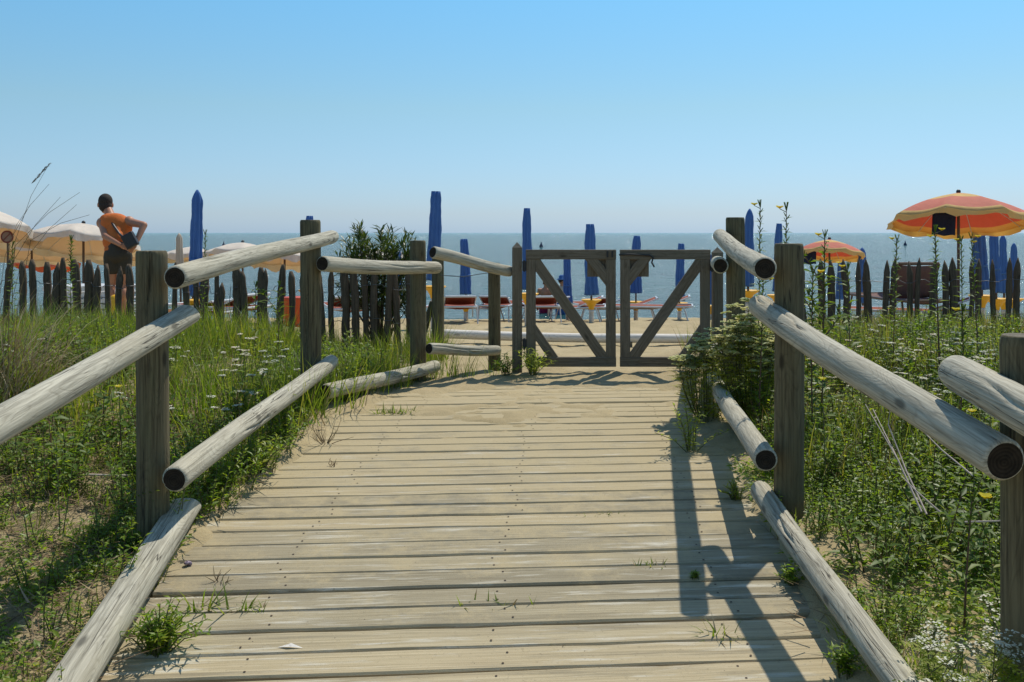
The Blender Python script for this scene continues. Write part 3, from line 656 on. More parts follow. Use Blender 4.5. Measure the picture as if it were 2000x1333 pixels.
def open_parasol(px, ya, d, rad, H, label, bands, tilt=(0, 0), val=0.10, seed=0, valm=None, pole=DPOLE):
    a = U(px, ya, d); base = gz(a.x, d)
    e = thing('open_parasol', label, 'parasol', (a.x, d, base), 'open parasols on the beach')
    top = a.z - base; rr = random.Random(seed); n, K, S = 8, 10, 6; ph = rr.uniform(0, 0.7)
    mats = []; b = MB(); vs = []; NT = n * S
    def pt(t, j):
        w = 2 * math.pi * j / NT + ph; loc = (j % S) / S - 0.5; loc = ((j % S) / S)
        k = math.cos(math.pi / n) / math.cos((loc - 0.5) * 2 * math.pi / n); k = 1 + (k / math.cos(math.pi / n) * math.cos(math.pi / n) - 1) * t
        sag = -0.05 * rad * t * t * math.sin(math.pi * loc)
        return (rad * t * k * math.cos(w), rad * t * k * math.sin(w), -H * (0.55 * t + 0.45 * t ** 2.4) + sag)
    fs, mi = [], []
    def mindex(m):
        if m not in mats: mats.append(m)
        return mats.index(m)
    for i in range(K + 1):
        t = max(i / K, 0.012)
        for j in range(NT): vs.append(pt(t, j))
    for i in range(K):
        t = (i + 0.5) / K; m = next(mm for lim, mm in bands if t <= lim)
        for j in range(NT):
            fs.append((i * NT + j, (i + 1) * NT + j, (i + 1) * NT + (j + 1) % NT, i * NT + (j + 1) % NT)); mi.append(mindex(m))
    b.v = vs; b.f = fs; b.m = mi
    o = part('canopy', b, mats, e, True, (0, 0, top)); o.rotation_euler = (tilt[0], tilt[1], 0)
    so = o.modifiers.new('thick', 'SOLIDIFY'); so.thickness = 0.004
    vb = MB(); rv = []
    for q in range(4):
        for j in range(NT):
            x, y, z = pt(1.0, j); loc = (j % S) / S; k = q / 3
            flap = 1 + 0.04 * k * math.sin(j * 1.9 + seed) ; dz = val * (0.8 + 0.3 * math.sin(math.pi * loc * 2 + 0.6)) * k
            rv.append((x * flap * 1.002, y * flap * 1.002, z - dz + 0.012 * k * math.sin(j * 2.3 + seed)))
    vb.add(rv, [(q * NT + j, (q + 1) * NT + j, (q + 1) * NT + (j + 1) % NT, q * NT + (j + 1) % NT) for q in range(3) for j in range(NT)])
    v_ = part('valance', vb, valm or bands[-1][1], o, True)
    for k in range(n):
        rb = MB(); rb.tube([Vector(pt(i / 6 if i else 0.02, k * S)) - Vector((0, 0, 0.012)) for i in range(7)], 0.006, 5); part('rib', rb, WMETAL, o)
    p = MB(); p.tube([(0, 0, -0.2), (0, 0, top - 0.02)], 0.021, 10); part('pole', p, pole, e)
    f = MB(); f.lathe([(0.02, -0.01), (0.035, 0.01), (0.03, 0.035), (0.012, 0.05)], 10); part('finial', f, IRON, o, True)
    return e
WB = [(1.1, WHITE)]
SB2 = [(0.2, CORAL), (0.52, YELC), (0.92, CORAL), (1.1, YELC)]
big = open_parasol(1872, 377, 14.2, 1.02, 0.42, 'large coral and yellow striped open parasol at the right edge', SB2, (-0.17, 0.06), 0.085, 3, YELC)
small = open_parasol(1620, 468, 20.0, 0.72, 0.30, 'small coral and yellow striped open parasol behind the cracked post', SB2, (-0.16, 0.08), 0.085, 4, YELC)
open_parasol(92, 494, 21.0, 0.70, 0.20, 'coral and yellow open parasol low behind the left stakes', SB2, (-0.15, 0.0), 0.15, 5, CORAL)
open_parasol(-40, 403, 16.0, 1.05, 0.36, 'cream open parasol cut by the left edge of the picture', WB, (-0.24, 0.05), 0.12, 6)
open_parasol(163, 437, 16.8, 0.98, 0.36, 'cream open parasol with a dark finial left of the man', WB, (-0.24, 0.0), 0.12, 7)
open_parasol(62, 468, 18.5, 0.92, 0.24, 'low cream open parasol between the edge one and the finial one', WB, (-0.22, 0.0), 0.12, 8)
open_parasol(212, 476, 21.0, 0.85, 0.22, 'cream open parasol behind the man at waist height', WB, (-0.22, 0.03), 0.12, 9)
open_parasol(376, 482, 21.5, 0.72, 0.24, 'cream open parasol behind the tall blue closed one', WB, (-0.15, 0.0), 0.12, 10)
open_parasol(474, 474, 20.5, 0.82, 0.26, 'cream open parasol right of the tall blue closed one, above the log rail', WB, (-0.18, 0.0), 0.12, 11)
open_parasol(556, 483, 19.0, 0.72, 0.24, 'cream open parasol tucked under the log rail beside the tallest left post', WB, (-0.2, 0.0), 0.14, 12)
open_parasol(748, 486, 20.5, 0.78, 0.20, 'cream open parasol behind the oleander bush', WB, (0.0, 0.0), 0.10, 13)
def hung_cloth(px0, px1, y0, y1, d, label):
    e = U((px0 + px1) / 2, y0, d); w = (px1 - px0) * d / F; h = (y1 - y0) * d / F; b = MB(); N, M = 10, 8
    b.add([(-w / 2 + w * i / N, 0.012 * math.sin(i * 1.3) * (j / M), -h * j / M + 0.01 * math.sin(i * 0.9) * j / M) for j in range(M + 1) for i in range(N + 1)],
          [(j * (N + 1) + i, j * (N + 1) + i + 1, (j + 1) * (N + 1) + i + 1, (j + 1) * (N + 1) + i) for j in range(M) for i in range(N)])
    b.tube([(-w / 2, 0, 0.005), (w / 2, 0, 0.005)], 0.008, 6)
    o = part('hanging_towel', b, NAVY, None, True, e); o.rotation_euler = (0, 0.04, 0.1)
    s_ = o.modifiers.new('thick', 'SOLIDIFY'); s_.thickness = 0.008
    return tag(o, label, 'towel')
hung_cloth(1820, 1868, 416, 460, 14.15, 'navy towel hanging under the large striped parasol')
hung_cloth(1567, 1595, 488, 516, 19.9, 'navy towel hanging under the small striped parasol')
sg = U(14, 463, 15.6)
e = thing('round_sign', 'small round dark red sign with a pale bar behind the dry grass', 'sign', (sg.x, sg.y, gz(sg.x, sg.y)))
zz = sg.z - e.location.z
b = MB(); b.tube([(0, 0.02, -0.2), (0, 0.02, zz + 0.09)], 0.016, 8); part('pole', b, DPOLE, e)
b = MB(); b.tube([(0, -0.008, zz), (0, 0.004, zz)], 0.105, 24); part('disc', b, simple('sign_red', (0.16, 0.035, 0.03), 0.6), e)
b = MB(); b.tube([(0, -0.012, zz), (0, -0.0085, zz)], 0.078, 24); dsc = part('inner_disc', b, simple('sign_brown', (0.24, 0.16, 0.13), 0.6), e)
b = MB(); b.box((0, -0.015, zz), (0.016, 0.004, 0.15), Matrix.Rotation(R(45), 3, 'Y')); part('bar', b, simple('sign_bar', (0.16, 0.035, 0.03), 0.6), e)

# ------------------------------------------------------------------ sun loungers
def make_lounger(canvas, frame, head=0.35):
    e = link('sun_lounger', None); W, L, h = 0.62, 1.85, 0.34; hy = 0.55
    for sx_ in (-1, 1):
        b = MB(); b.tube([(sx_ * W / 2, 0, h), (sx_ * W / 2, hy, h - 0.02), (sx_ * W / 2, L, h - 0.02)], 0.018, 8); part('side_rail', b, frame, e)
        for y in (0.18, L - 0.25):
            b = MB(); b.tube([(sx_ * W / 2, y, h - 0.01), (sx_ * W / 2 * 1.04, y + (0.10 if y > 1 else -0.10), 0.0)], 0.014, 8); part('leg', b, frame, e)
    for y, hh in ((0, h), (L, h - 0.02)): b = MB(); b.tube([(-W / 2, y, hh), (W / 2, y, hh)], 0.018, 8); part('cross_rail', b, frame, e)
    b = MB(); N, M = 6, 14; vs = []
    for j in range(M + 1):
        y = 0.02 + (L - 0.04) * j / M
        for i in range(N + 1):
            u = i / N - 0.5; vs.append((u * (W - 0.02), y, h - 0.012 - 0.045 * (1 - 4 * u * u) * (1 if 0 < j < M else 0.2)))
    b.add(vs, [(j * (N + 1) + i, j * (N + 1) + i + 1, (j + 1) * (N + 1) + i + 1, (j + 1) * (N + 1) + i) for j in range(M) for i in range(N)])
    o = part('canvas', b, canvas, e, True); s_ = o.modifiers.new('thick', 'SOLIDIFY'); s_.thickness = 0.006
    b = MB(); c, sn = math.cos(head), math.sin(head); vs = []                  # raised back rest nearest the dune
    for j in range(7):
        t = 0.5 * j / 6
        for i in range(N + 1): u = i / N - 0.5; vs.append((u * (W - 0.05), hy - t * c, h + 0.01 + t * sn - 0.02 * (1 - 4 * u * u)))
    b.add(vs, [(j * (N + 1) + i, j * (N + 1) + i + 1, (j + 1) * (N + 1) + i + 1, (j + 1) * (N + 1) + i) for j in range(6) for i in range(N)])
    o = part('backrest', b, canvas, e, True); s_ = o.modifiers.new('thick', 'SOLIDIFY'); s_.thickness = 0.008
    b = MB(); b.tube([(-W / 2 + 0.03, hy - 0.52 * c, h + 0.01 + 0.52 * sn), (W / 2 - 0.03, hy - 0.52 * c, h + 0.01 + 0.52 * sn)], 0.022, 8)
    for sx_ in (-1, 1): b.tube([(sx_ * (W / 2 - 0.02), hy, h), (sx_ * (W / 2 - 0.02), hy - 0.52 * c, h + 0.01 + 0.52 * sn)], 0.014, 8)
    part('backrest_frame', b, frame, e); return e
lo0 = make_lounger(REDC, WMETAL); used = [False]
LO = [(900, 17.6, 0.10, 'red lounger with white frame under the blue parasol left of the gate'), (962, 19.4, -0.15, 'red lounger right behind the short post left of the gate'),
      (985, 21.2, 1.35, 'low red lounger between the short post and the pointed gate post'), (1066, 18.6, 0.12, 'red lounger in front of the bathers behind the left gate leaf'),
      (1102, 20.5, 0.9, 'red lounger behind the brace of the left gate leaf'), (1182, 19.3, 1.45, 'red lounger beside the yellow tray pillar, left of the latch'),
      (1222, 21.3, 1.3, 'red lounger seen in the gap between both gate leaves'), (1288, 20.4, 1.5, 'red lounger right of the pillar behind the right gate leaf'),
      (1352, 19.6, 1.4, 'red lounger behind the upper end of the right gate brace'), (1180, 22.6, 0.3, 'farthest red lounger at the edge of the water'),
      (440, 15.5, 1.2, 'red lounger behind the stakes left of the tall weeds'), (505, 14.5, 1.0, 'red lounger behind the stakes and the leafy stems'),
      (690, 15.0, 0.3, 'red lounger behind the oleander bush'), (1905, 14.0, 1.1, 'red lounger under the large striped parasol'), (575, 16.5, 0.1, 'red lounger just left of the tallest left post')]
for px, d, rz, lab in LO:
    o = lo0 if not used[0] else copy_tree(lo0); used[0] = True
    x = (px - 1000) * d / F; o.location = (x, d, gz(x, d) - 0.02); o.rotation_euler = (0, 0, rz); tag(o, lab, 'lounger', 'red loungers on the beach')
lm = make_lounger(MAUVE, DPOLE, 1.1); x = (1800 - 1000) * 12.6 / F; lm.location = (x, 12.3, gz(x, 12.6)); lm.rotation_euler = (0, 0, 0.1)
tag(lm, 'brown mauve beach chair with an upright back behind the right stakes', 'chair')
WSL = simple('white_slats', (0.70, 0.71, 0.72), 0.45, 0.4, 0.06)
def white_bed():
    e = link('white_sunbed', None); W, L = 1.15, 0.66
    for y in (0.02, L - 0.02):
        b = MB(); b.box((0, y, 0.035), (W, 0.035, 0.05)); part('side_rail', b, WSL, e)
    for k in range(9):
        b = MB(); b.box((-W / 2 + 0.06 + k * (W - 0.12) / 8, L / 2, 0.068), (0.09, L + 0.02, 0.012)); part('slat', b, WSL, e)
    return e
wb = white_bed(); x0 = (172 - 1000) * 12.9 / F; z0 = gz(x0, 12.9)
for k in range(7):
    o = wb if k == 0 else copy_tree(wb); o.location = (x0 + r.uniform(-0.03, 0.03), 12.9 + r.uniform(-0.02, 0.02), z0 - 0.01 + k * 0.082); o.rotation_euler = (0, 0, 0.04 + r.uniform(-0.03, 0.03))
    tag(o, ['lowest', 'second lowest', 'third lowest', 'middle', 'third from top', 'second from top', 'topmost'][k] + ' white sunbed of the stack behind the left stakes', 'sunbed', 'stack of white sunbeds')
b = MB(); b.lathe([(0.05, 0), (0.065, 0.02), (0.07, 0.15), (0.065, 0.36), (0.05, 0.41), (0.02, 0.43)], 20)
x = (224 - 1000) * 12.0 / F; o = part('yellow_bin', b, YTRAY, None, True, (x, 12.0, gz(x, 12.0) - 0.02)); tag(o, 'yellow plastic bin at the feet of the man', 'bin')
b = MB(); b.lathe([(0.12, 0), (0.18, 0.02), (0.19, 0.45), (0.20, 0.47), (0.17, 0.48)], 20)
x = (578 - 1000) * 14.0 / F; o = part('red_bin', b, simple('red_plastic', (0.55, 0.07, 0.02), 0.45), None, True, (x, 14.0, gz(x, 14.0) + 0.0)); tag(o, 'orange red bin just left of the tallest left post', 'bin')
# driftwood-pale pole lying along the beach
p0, p1 = U(842, 653, 11.7), U(1420, 665, 11.1)
e = thing('bleached_pole', 'long bleached pole lying across the beach behind the gate', 'pole', p0)
e.location = p0
put_log('pole', p0, p1, 0.055, 77, e, mats=(BLEACH, BLEACH), cracks=2, bend=0.02, nth=20, step=0.15)
for t in (0.02, 0.34, 0.68, 0.98):
    q = p0.lerp(p1, t); b = MB(); b.box((0, 0, 0), (0.07, 0.10, 0.16)); part('support_block', b, GATEW, e, loc=(q.x - p0.x, q.y - p0.y, q.z - p0.z - 0.12))
for px, py, d, lab in [(1057, 475, 150, 'dark buoy floating right of the pointed gate post'), (437, 475, 160, 'dark buoy left of a pair on the sea above the left rail'), (452, 480, 130, 'dark buoy right of a pair on the sea above the left rail'), (1768, 473, 170, 'dark buoy on the sea left of the large striped parasol')]:
    p = U(px, py, d); b = MB(); b.lathe([(0.05, -0.5), (0.32, -0.3), (0.4, 0.0), (0.3, 0.3), (0.12, 0.6), (0.08, 0.9), (0.1, 1.0)], 12)
    o = part('buoy', b, NAVY, None, True, (p.x, d, -1.0)); o.scale = (0.8, 0.8, 0.8); tag(o, lab, 'buoy', 'buoys on the sea')

# ------------------------------------------------------------------ people
def ell(b, c, rad, rot=None, n=12):
    vs, fs = [], []
    for i in range(n + 1):
        p = math.pi * i / n
        for j in range(2 * n):
            q = math.pi * j / n; v = Vector((rad[0] * math.sin(p) * math.cos(q), rad[1] * math.sin(p) * math.sin(q), rad[2] * math.cos(p)))
            if rot is not None: v = rot @ v
            vs.append(v + Vector(c))
    for i in range(n):
        for j in range(2 * n): fs.append((i * 2 * n + j, (i + 1) * 2 * n + j, (i + 1) * 2 * n + (j + 1) % (2 * n), i * 2 * n + (j + 1) % (2 * n)))
    b.add(vs, fs)
def cap(b, p0, p1, r0, r1, n=12, m=5):
    p0, p1 = Vector(p0), Vector(p1); d = (p1 - p0).normalized(); pts, rad = [], []
    for i in range(m): a = math.pi / 2 * (1 - i / m); pts.append(p0 - d * r0 * math.sin(a)); rad.append(max(r0 * math.cos(a), 1e-4))
    pts += [p0, p1]; rad += [r0, r1]
    for i in range(1, m + 1): a = math.pi / 2 * i / m; pts.append(p1 + d * r1 * math.sin(a)); rad.append(max(r1 * math.cos(a), 1e-4))
    b.tube(pts, rad, n)
def solid(name, b, mat, parent, vox=0.012, it=6):
    o = part(name, b, mat, parent, True); m = o.modifiers.new('remesh', 'REMESH'); m.mode = 'VOXEL'; m.voxel_size = vox; m.use_smooth_shade = True
    s_ = o.modifiers.new('smooth', 'SMOOTH'); s_.factor = 0.5; s_.iterations = it; return o
SKIN = simple('tanned_skin', (0.44, 0.20, 0.115), 0.5, 0.4); HAIR = simple('dark_short_hair', (0.045, 0.036, 0.03), 0.85, 0.2, 0.4, 60)
ORNG = cloth('orange_vest', (0.74, 0.19, 0.045), 0.18); SHORT = cloth('dark_shorts', (0.05, 0.045, 0.035), 0.02)
def hand(b, wrist, d, side, k=1.0):
    """palm, four unequal curled fingers and a thumb at the side; d = hand direction, side = thumb side"""
    d, side = Vector(d).normalized(), Vector(side); side = (side - d * side.dot(d)).normalized(); nrm = d.cross(side); w = Vector(wrist)
    pc = w + d * 0.045 * k; ell(b, pc, (0.042 * k, 0.016 * k, 0.05 * k), Matrix((side, nrm, d)).transposed())
    for i, ln in enumerate((0.070, 0.078, 0.072, 0.056)):
        s0 = w + d * 0.085 * k + side * (0.029 - 0.019 * i) * k; s1 = s0 + (d * 0.8 + nrm * 0.35) * ln * 0.55 * k; s2 = s1 + (d * 0.45 + nrm * 0.75) * ln * 0.5 * k
        cap(b, s0, s1, 0.0095 * k, 0.009 * k, 8, 3); cap(b, s1, s2, 0.009 * k, 0.0075 * k, 8, 3)
    t0 = w + d * 0.028 * k + side * 0.032 * k; t1 = t0 + (d * 0.6 + side * 0.7 + nrm * 0.2) * 0.04 * k; t2 = t1 + (d * 0.85 + side * 0.2 + nrm * 0.3) * 0.033 * k
    cap(b, t0, t1, 0.012 * k, 0.0105 * k, 8, 3); cap(b, t1, t2, 0.0105 * k, 0.009 * k, 8, 3)
def head_shape(b, c, look, k=1.0):
    """skull, jaw, nose, ears, brow; look = unit horizontal direction the face points"""
    f = Vector(look).normalized(); u = Vector((0, 0, 1)); s_ = u.cross(f).normalized(); c = Vector(c); M = Matrix((s_, f, u)).transposed(); f3 = lambda x, y, z: c + (s_ * x + f * y + u * z) * k
    ell(b, f3(0, -0.008, 0.022), (0.077 * k, 0.094 * k, 0.098 * k), M); ell(b, f3(0, 0.028, -0.05), (0.056 * k, 0.062 * k, 0.068 * k), M)
    ell(b, f3(0, 0.098, -0.018), (0.014 * k, 0.02 * k, 0.026 * k), M); ell(b, f3(0, 0.088, -0.062), (0.026 * k, 0.012 * k, 0.009 * k), M)
    for q in (-1, 1):
        ell(b, f3(q * 0.08, -0.005, -0.012), (0.011 * k, 0.02 * k, 0.032 * k), M); ell(b, f3(q * 0.03, 0.082, 0.008), (0.015 * k, 0.01 * k, 0.011 * k), M)
    return f3, M

# the man in the orange vest, seen from behind, bending forward, hands behind his hips
MD = 12.3
mp = lambda px, py, dd=0.0: U(px, py, MD + dd)
foot_l, foot_r = mp(216, 612, -0.02), mp(243, 612, 0.04)
root = Vector((mp(229, 600).x, MD, gz(mp(229, 600).x, MD)))
man = thing('person', 'person in an orange sleeveless vest and dark shorts bending forward with hands on the hips', 'person', root)
Lc = lambda v: Vector(v) - root
zf = gz(root.x, MD)
hipL, hipR = Lc(mp(219, 503)), Lc(mp(242, 503, 0.02)); kneeL, kneeR = Lc(mp(218, 553, 0.05)), Lc(mp(241, 553, 0.07))
ankL, ankR = Vector((foot_l.x - root.x, -0.03, 0.075)), Vector((foot_r.x - root.x, 0.04, 0.075))
pel, waist, chest, neck, headc = Lc(mp(230.5, 494)), Lc(mp(228, 472, 0.05)), Lc(mp(227, 444, 0.17)), Lc(mp(213, 420, 0.27)), Lc(mp(206, 399, 0.36))
shL, shR = Lc(mp(200, 436, 0.20)), Lc(mp(252, 434, 0.16)); elL, elR = Lc(mp(206, 462, -0.02)), Lc(mp(281, 440, 0.02)); wrL, wrR = Lc(mp(236, 479, -0.16)), Lc(mp(265, 476, -0.12))
b = MB()
rt = Matrix.Rotation(0.22, 3, 'Y')
ell(b, pel, (0.165, 0.125, 0.13)); ell(b, waist, (0.148, 0.11, 0.14)); ell(b, chest, (0.196, 0.126, 0.175), rt); cap(b, pel, waist, 0.125, 0.118); cap(b, waist, chest, 0.118, 0.125)
ell(b, chest.lerp(neck, 0.5), (0.15, 0.10, 0.10), rt); cap(b, chest.lerp(neck, 0.6), headc, 0.066, 0.055)
f3, HM = head_shape(b, headc, (-0.35, 0.94, 0), 1.12)
for hp, kn, an, ft in ((hipL, kneeL, ankL, -0.05), (hipR, kneeR, ankR, 0.05)):
    cap(b, hp, kn, 0.088, 0.055); kc = kn.lerp(an, 0.3) + Vector((0, -0.02, 0)); cap(b, kn, an, 0.05, 0.034); ell(b, kc, (0.052, 0.056, 0.10))
    cap(b, an + Vector((0, -0.03, -0.03)), an + Vector((ft, 0.16, -0.045)), 0.036, 0.026)
for sh, el, wr in ((shL, elL, wrL), (shR, elR, wrR)):
    ell(b, sh, (0.076, 0.072, 0.078)); cap(b, sh, el, 0.060, 0.046); cap(b, el, wr, 0.046, 0.030); cap(b, chest, sh, 0.10, 0.06)
hand(b, wrL, (0.9, -0.05, -0.35), (0.2, 0, 0.9)); hand(b, wrR, (-0.55, -0.1, -0.75), (-0.6, 0, 0.5))
body = solid('body', b, SKIN, man, 0.0075, 4)
b = MB(); ell(b, f3(0, -0.012, 0.034), (0.092, 0.108, 0.104), HM); ell(b, f3(0, -0.045, -0.025), (0.084, 0.072, 0.085), HM); solid('hair', b, HAIR, man, 0.008, 3)
b = MB(); ell(b, chest, (0.212, 0.14, 0.185), rt); ell(b, waist, (0.180, 0.132, 0.15)); cap(b, waist, chest, 0.135, 0.14); cap(b, waist, pel.lerp(waist, 0.25), 0.136, 0.134); ell(b, pel.lerp(waist, 0.28), (0.170, 0.134, 0.09))
ell(b, chest.lerp(neck, 0.48), (0.172, 0.118, 0.10), rt); cap(b, chest, shL.lerp(neck, 0.45) + Vector((0, 0, 0.012)), 0.11, 0.055); cap(b, chest, shR.lerp(neck, 0.45) + Vector((0, 0, 0.012)), 0.11, 0.055)
solid('vest', b, ORNG, man, 0.011, 3)
b = MB(); ell(b, pel + Vector((0, 0, -0.02)), (0.178, 0.14, 0.125)); cap(b, hipL, hipL.lerp(kneeL, 0.42), 0.108, 0.098); cap(b, hipR, hipR.lerp(kneeR, 0.42), 0.108, 0.098); cap(b, pel, pel + Vector((0, 0, 0.04)), 0.14, 0.138); solid('shorts', b, SHORT, man, 0.011, 3)
for kn, an in ((kneeL, ankL), (kneeR, ankR)):
    b = MB(); cap(b, an + Vector((0, -0.035, -0.055)), an + Vector((0, 0.17, -0.062)), 0.04, 0.034); solid('sandal', b, NAVY, man, 0.012, 2)
bagc = mp(254, 470, -0.2)
bag = thing('shoulder_bag', 'small black shoulder bag hanging at the back of the person in orange', 'bag', bagc)
b = MB(); b.box((0, 0, 0), (0.165, 0.075, 0.19), Matrix.Rotation(-0.5, 3, 'Y')); solid('pouch', b, IRON, bag, 0.012, 8)
b = MB(); pts = [mp(208, 418, 0.24), mp(214, 428, 0.10), mp(224, 444, 0.005), mp(234, 458, -0.07), mp(246, 468, -0.14), mp(252, 472, -0.17)]; b.tube([p - bagc for p in pts], 0.016, 8); part('strap', b, IRON, bag)
b = MB(); b.box((0.0, -0.03, 0.03), (0.13, 0.02, 0.08), Matrix.Rotation(-0.5, 3, 'Y')); part('flap', b, IRON, bag)

def wader(px, ytop, d, label, skin, top, shorts, hair, hat=None, face=(0.1, 1, 0), arm=0.0):
    h = U(px, ytop, d); rt_ = Vector((h.x, d, h.z - 1.72)); e = thing('person', label, 'person', rt_); b = MB(); k = 1.0
    hd = Vector((0, 0, 1.60)); ell(b, (0, 0, 1.0), (0.15, 0.11, 0.13)); ell(b, (0, 0, 1.16), (0.14, 0.105, 0.16)); ell(b, (0, 0.01, 1.33), (0.17, 0.115, 0.16)); cap(b, (0, 0, 1.38), hd, 0.062, 0.054)
    f3_, M_ = head_shape(b, hd, face)
    for s_ in (-1, 1):
        cap(b, (s_ * 0.085, 0, 0.93), (s_ * 0.095, 0.03, 0.5), 0.085, 0.055); cap(b, (s_ * 0.095, 0.03, 0.5), (s_ * 0.1, 0, 0.08), 0.052, 0.034); cap(b, (s_ * 0.1, -0.04, 0.04), (s_ * 0.11, 0.14, 0.03), 0.035, 0.026)
        el = Vector((s_ * 0.25, 0.02 + arm, 1.14)); wr = Vector((s_ * 0.23, 0.15 + arm, 0.95)); cap(b, (0, 0, 1.36), (s_ * 0.18, 0, 1.40), 0.09, 0.06); cap(b, (s_ * 0.185, 0, 1.40), el, 0.05, 0.04); cap(b, el, wr, 0.04, 0.027)
        hand(b, wr, (0, 0.4, -0.9), (-s_, 0.6, 0))
    solid('body', b, skin, e, 0.011, 3)
    b = MB(); ell(b, f3_(0, -0.014, 0.035), (0.083, 0.098, 0.096), M_); solid('hair', b, hair, e, 0.012, 2)
    if hat: b = MB(); b.lathe([(0.16, 0.0), (0.15, 0.02), (0.10, 0.03), (0.095, 0.10), (0.05, 0.135)], 18); part('hat', b, hat, e, True, (0, 0, 1.655))
    if top:
        b = MB(); ell(b, (0, 0.01, 1.33), (0.185, 0.13, 0.17)); ell(b, (0, 0, 1.14), (0.16, 0.122, 0.16))
        for s_ in (-1, 1): cap(b, (0, 0, 1.37), (s_ * 0.21, 0.01, 1.30), 0.10, 0.062)
        solid('shirt', b, top, e, 0.014, 3)
    b = MB(); ell(b, (0, 0, 0.98), (0.165, 0.125, 0.12))
    for s_ in (-1, 1): cap(b, (s_ * 0.085, 0, 0.93), (s_ * 0.095, 0.02, 0.66), 0.105, 0.095)
    solid('shorts', b, shorts, e, 0.014, 3); return e
wader(1066, 545, 26.6, 'bather with bare back and maroon shorts wading behind the left gate leaf', SKIN, None, cloth('maroon_shorts', (0.28, 0.02, 0.07), 0.05), HAIR)
wader(1098, 542, 26.2, 'bather in a beige shirt and blue hat wading beside the blue parasol', SKIN, BEIGE, BLUE, HAIR, hat=BLUE, face=(1, 0.2, 0))
b = MB()

# ------------------------------------------------------------------ plant kit (arrays of triangles)
class PK:
    def __init__(s): s.V, s.T, s.M, s.n = [], [], [], 0
    def add(s, v, t, m=0):
        v = np.asarray(v, float).reshape(-1, 3); t = np.asarray(t, int).reshape(-1, 3)
        s.V.append(v); s.T.append(t + s.n); s.M.append(np.full(len(t), m)); s.n += len(v)
    def get(s): return np.concatenate(s.V), np.concatenate(s.T), np.concatenate(s.M)
    def obj(s, name, mats, parent=None, loc=(0, 0, 0)):
        V, T, M = s.get(); return link(name, arr_mesh(name, V, T, mats, M), parent, loc)
def frame(d):
    d = np.asarray(d, float); d = d / (np.linalg.norm(d) + 1e-9); a = np.cross(d, (0.0, 0.0, 1.0))
    if np.linalg.norm(a) < 1e-3: a = np.array((1.0, 0, 0))
    a /= np.linalg.norm(a); return d, a, np.cross(a, d)
def blade(pk, p, az, L, w, lean, curl, m=0, seg=3):
    """one grass blade: tapering ribbon that arches over"""
    p = np.asarray(p, float); dh = np.array((math.cos(az), math.sin(az), 0)); side = np.array((-math.sin(az), math.cos(az), 0)); v = []; q = p.copy()
    for i in range(seg + 1):
        t = i / seg; ww = w * (1 - t ** 1.6) * 0.5
        if i == seg: v.append(q)
        else: v += [q - side * ww, q + side * ww]
        a = lean + curl * t; q = q + (dh * math.sin(a) + np.array((0, 0, math.cos(a)))) * L / seg
    t = []
    for i in range(seg - 1): t += [(2 * i, 2 * i + 1, 2 * i + 3), (2 * i, 2 * i + 3, 2 * i + 2)]
    t.append((2 * seg - 2, 2 * seg - 1, 2 * seg)); pk.add(v, t, m)
def leaf(pk, p, d, L, w, m=0, droop=0.15, roll=0.0, pos=0.45):
    p = np.asarray(p, float); d, a, u = frame(d); c, s_ = math.cos(roll), math.sin(roll); a, u = a * c + u * s_, u * c - a * s_
    mid = p + d * L * pos; tip = p + d * L - u * L * droop
    pk.add([p, mid - a * w / 2 + u * w * 0.12, mid - u * w * 0.06, mid + a * w / 2 + u * w * 0.12, tip], [(0, 2, 1), (0, 3, 2), (1, 2, 4), (2, 3, 4)], m)
def stick(pk, pts, r0, r1, m=0, n=3):
    pts = [np.asarray(p, float) for p in pts]; k = len(pts); v = []
    for i, p in enumerate(pts):
        d, a, u = frame(pts[min(i + 1, k - 1)] - pts[max(i - 1, 0)]); rr = r0 + (r1 - r0) * i / (k - 1)
        for j in range(n): w = 2 * math.pi * j / n; v.append(p + (a * math.cos(w) + u * math.sin(w)) * rr)
    t = []
    for i in range(k - 1):
        for j in range(n): A, B, C, D = i * n + j, i * n + (j + 1) % n, (i + 1) * n + (j + 1) % n, (i + 1) * n + j; t += [(A, B, C), (A, C, D)]
    pk.add(v, t, m)
def floret(pk, p, r, m):
    k = 5; v = [p]; tl_ = random.uniform(-0.4, 0.4); t2 = random.uniform(-0.4, 0.4); a0 = random.uniform(0, 6)
    for j in range(k): w = a0 + 2 * math.pi * j / k; v.append((p[0] + r * math.cos(w), p[1] + r * math.sin(w), p[2] + r * (tl_ * math.cos(w) + t2 * math.sin(w)) + 0.2 * r))
    pk.add(v, [(0, j + 1, (j + 1) % k + 1) for j in range(k)], m)
random.seed(11)
U_ = random.uniform
def k_tuft(n, L, w, spread, leanmax=0.7, curl=1.0, dry=0.0):
    pk = PK()
    for _ in range(n):
        a = U_(0, 6.28); rr = spread * math.sqrt(U_(0, 1)); blade(pk, (rr * math.cos(a), rr * math.sin(a), -0.03), a + U_(-1, 1), L * U_(0.45, 1), w * U_(0.7, 1.2), U_(0.02, leanmax), U_(0.1, curl), 1 if U_(0, 1) < dry else 0)
    return pk.get()
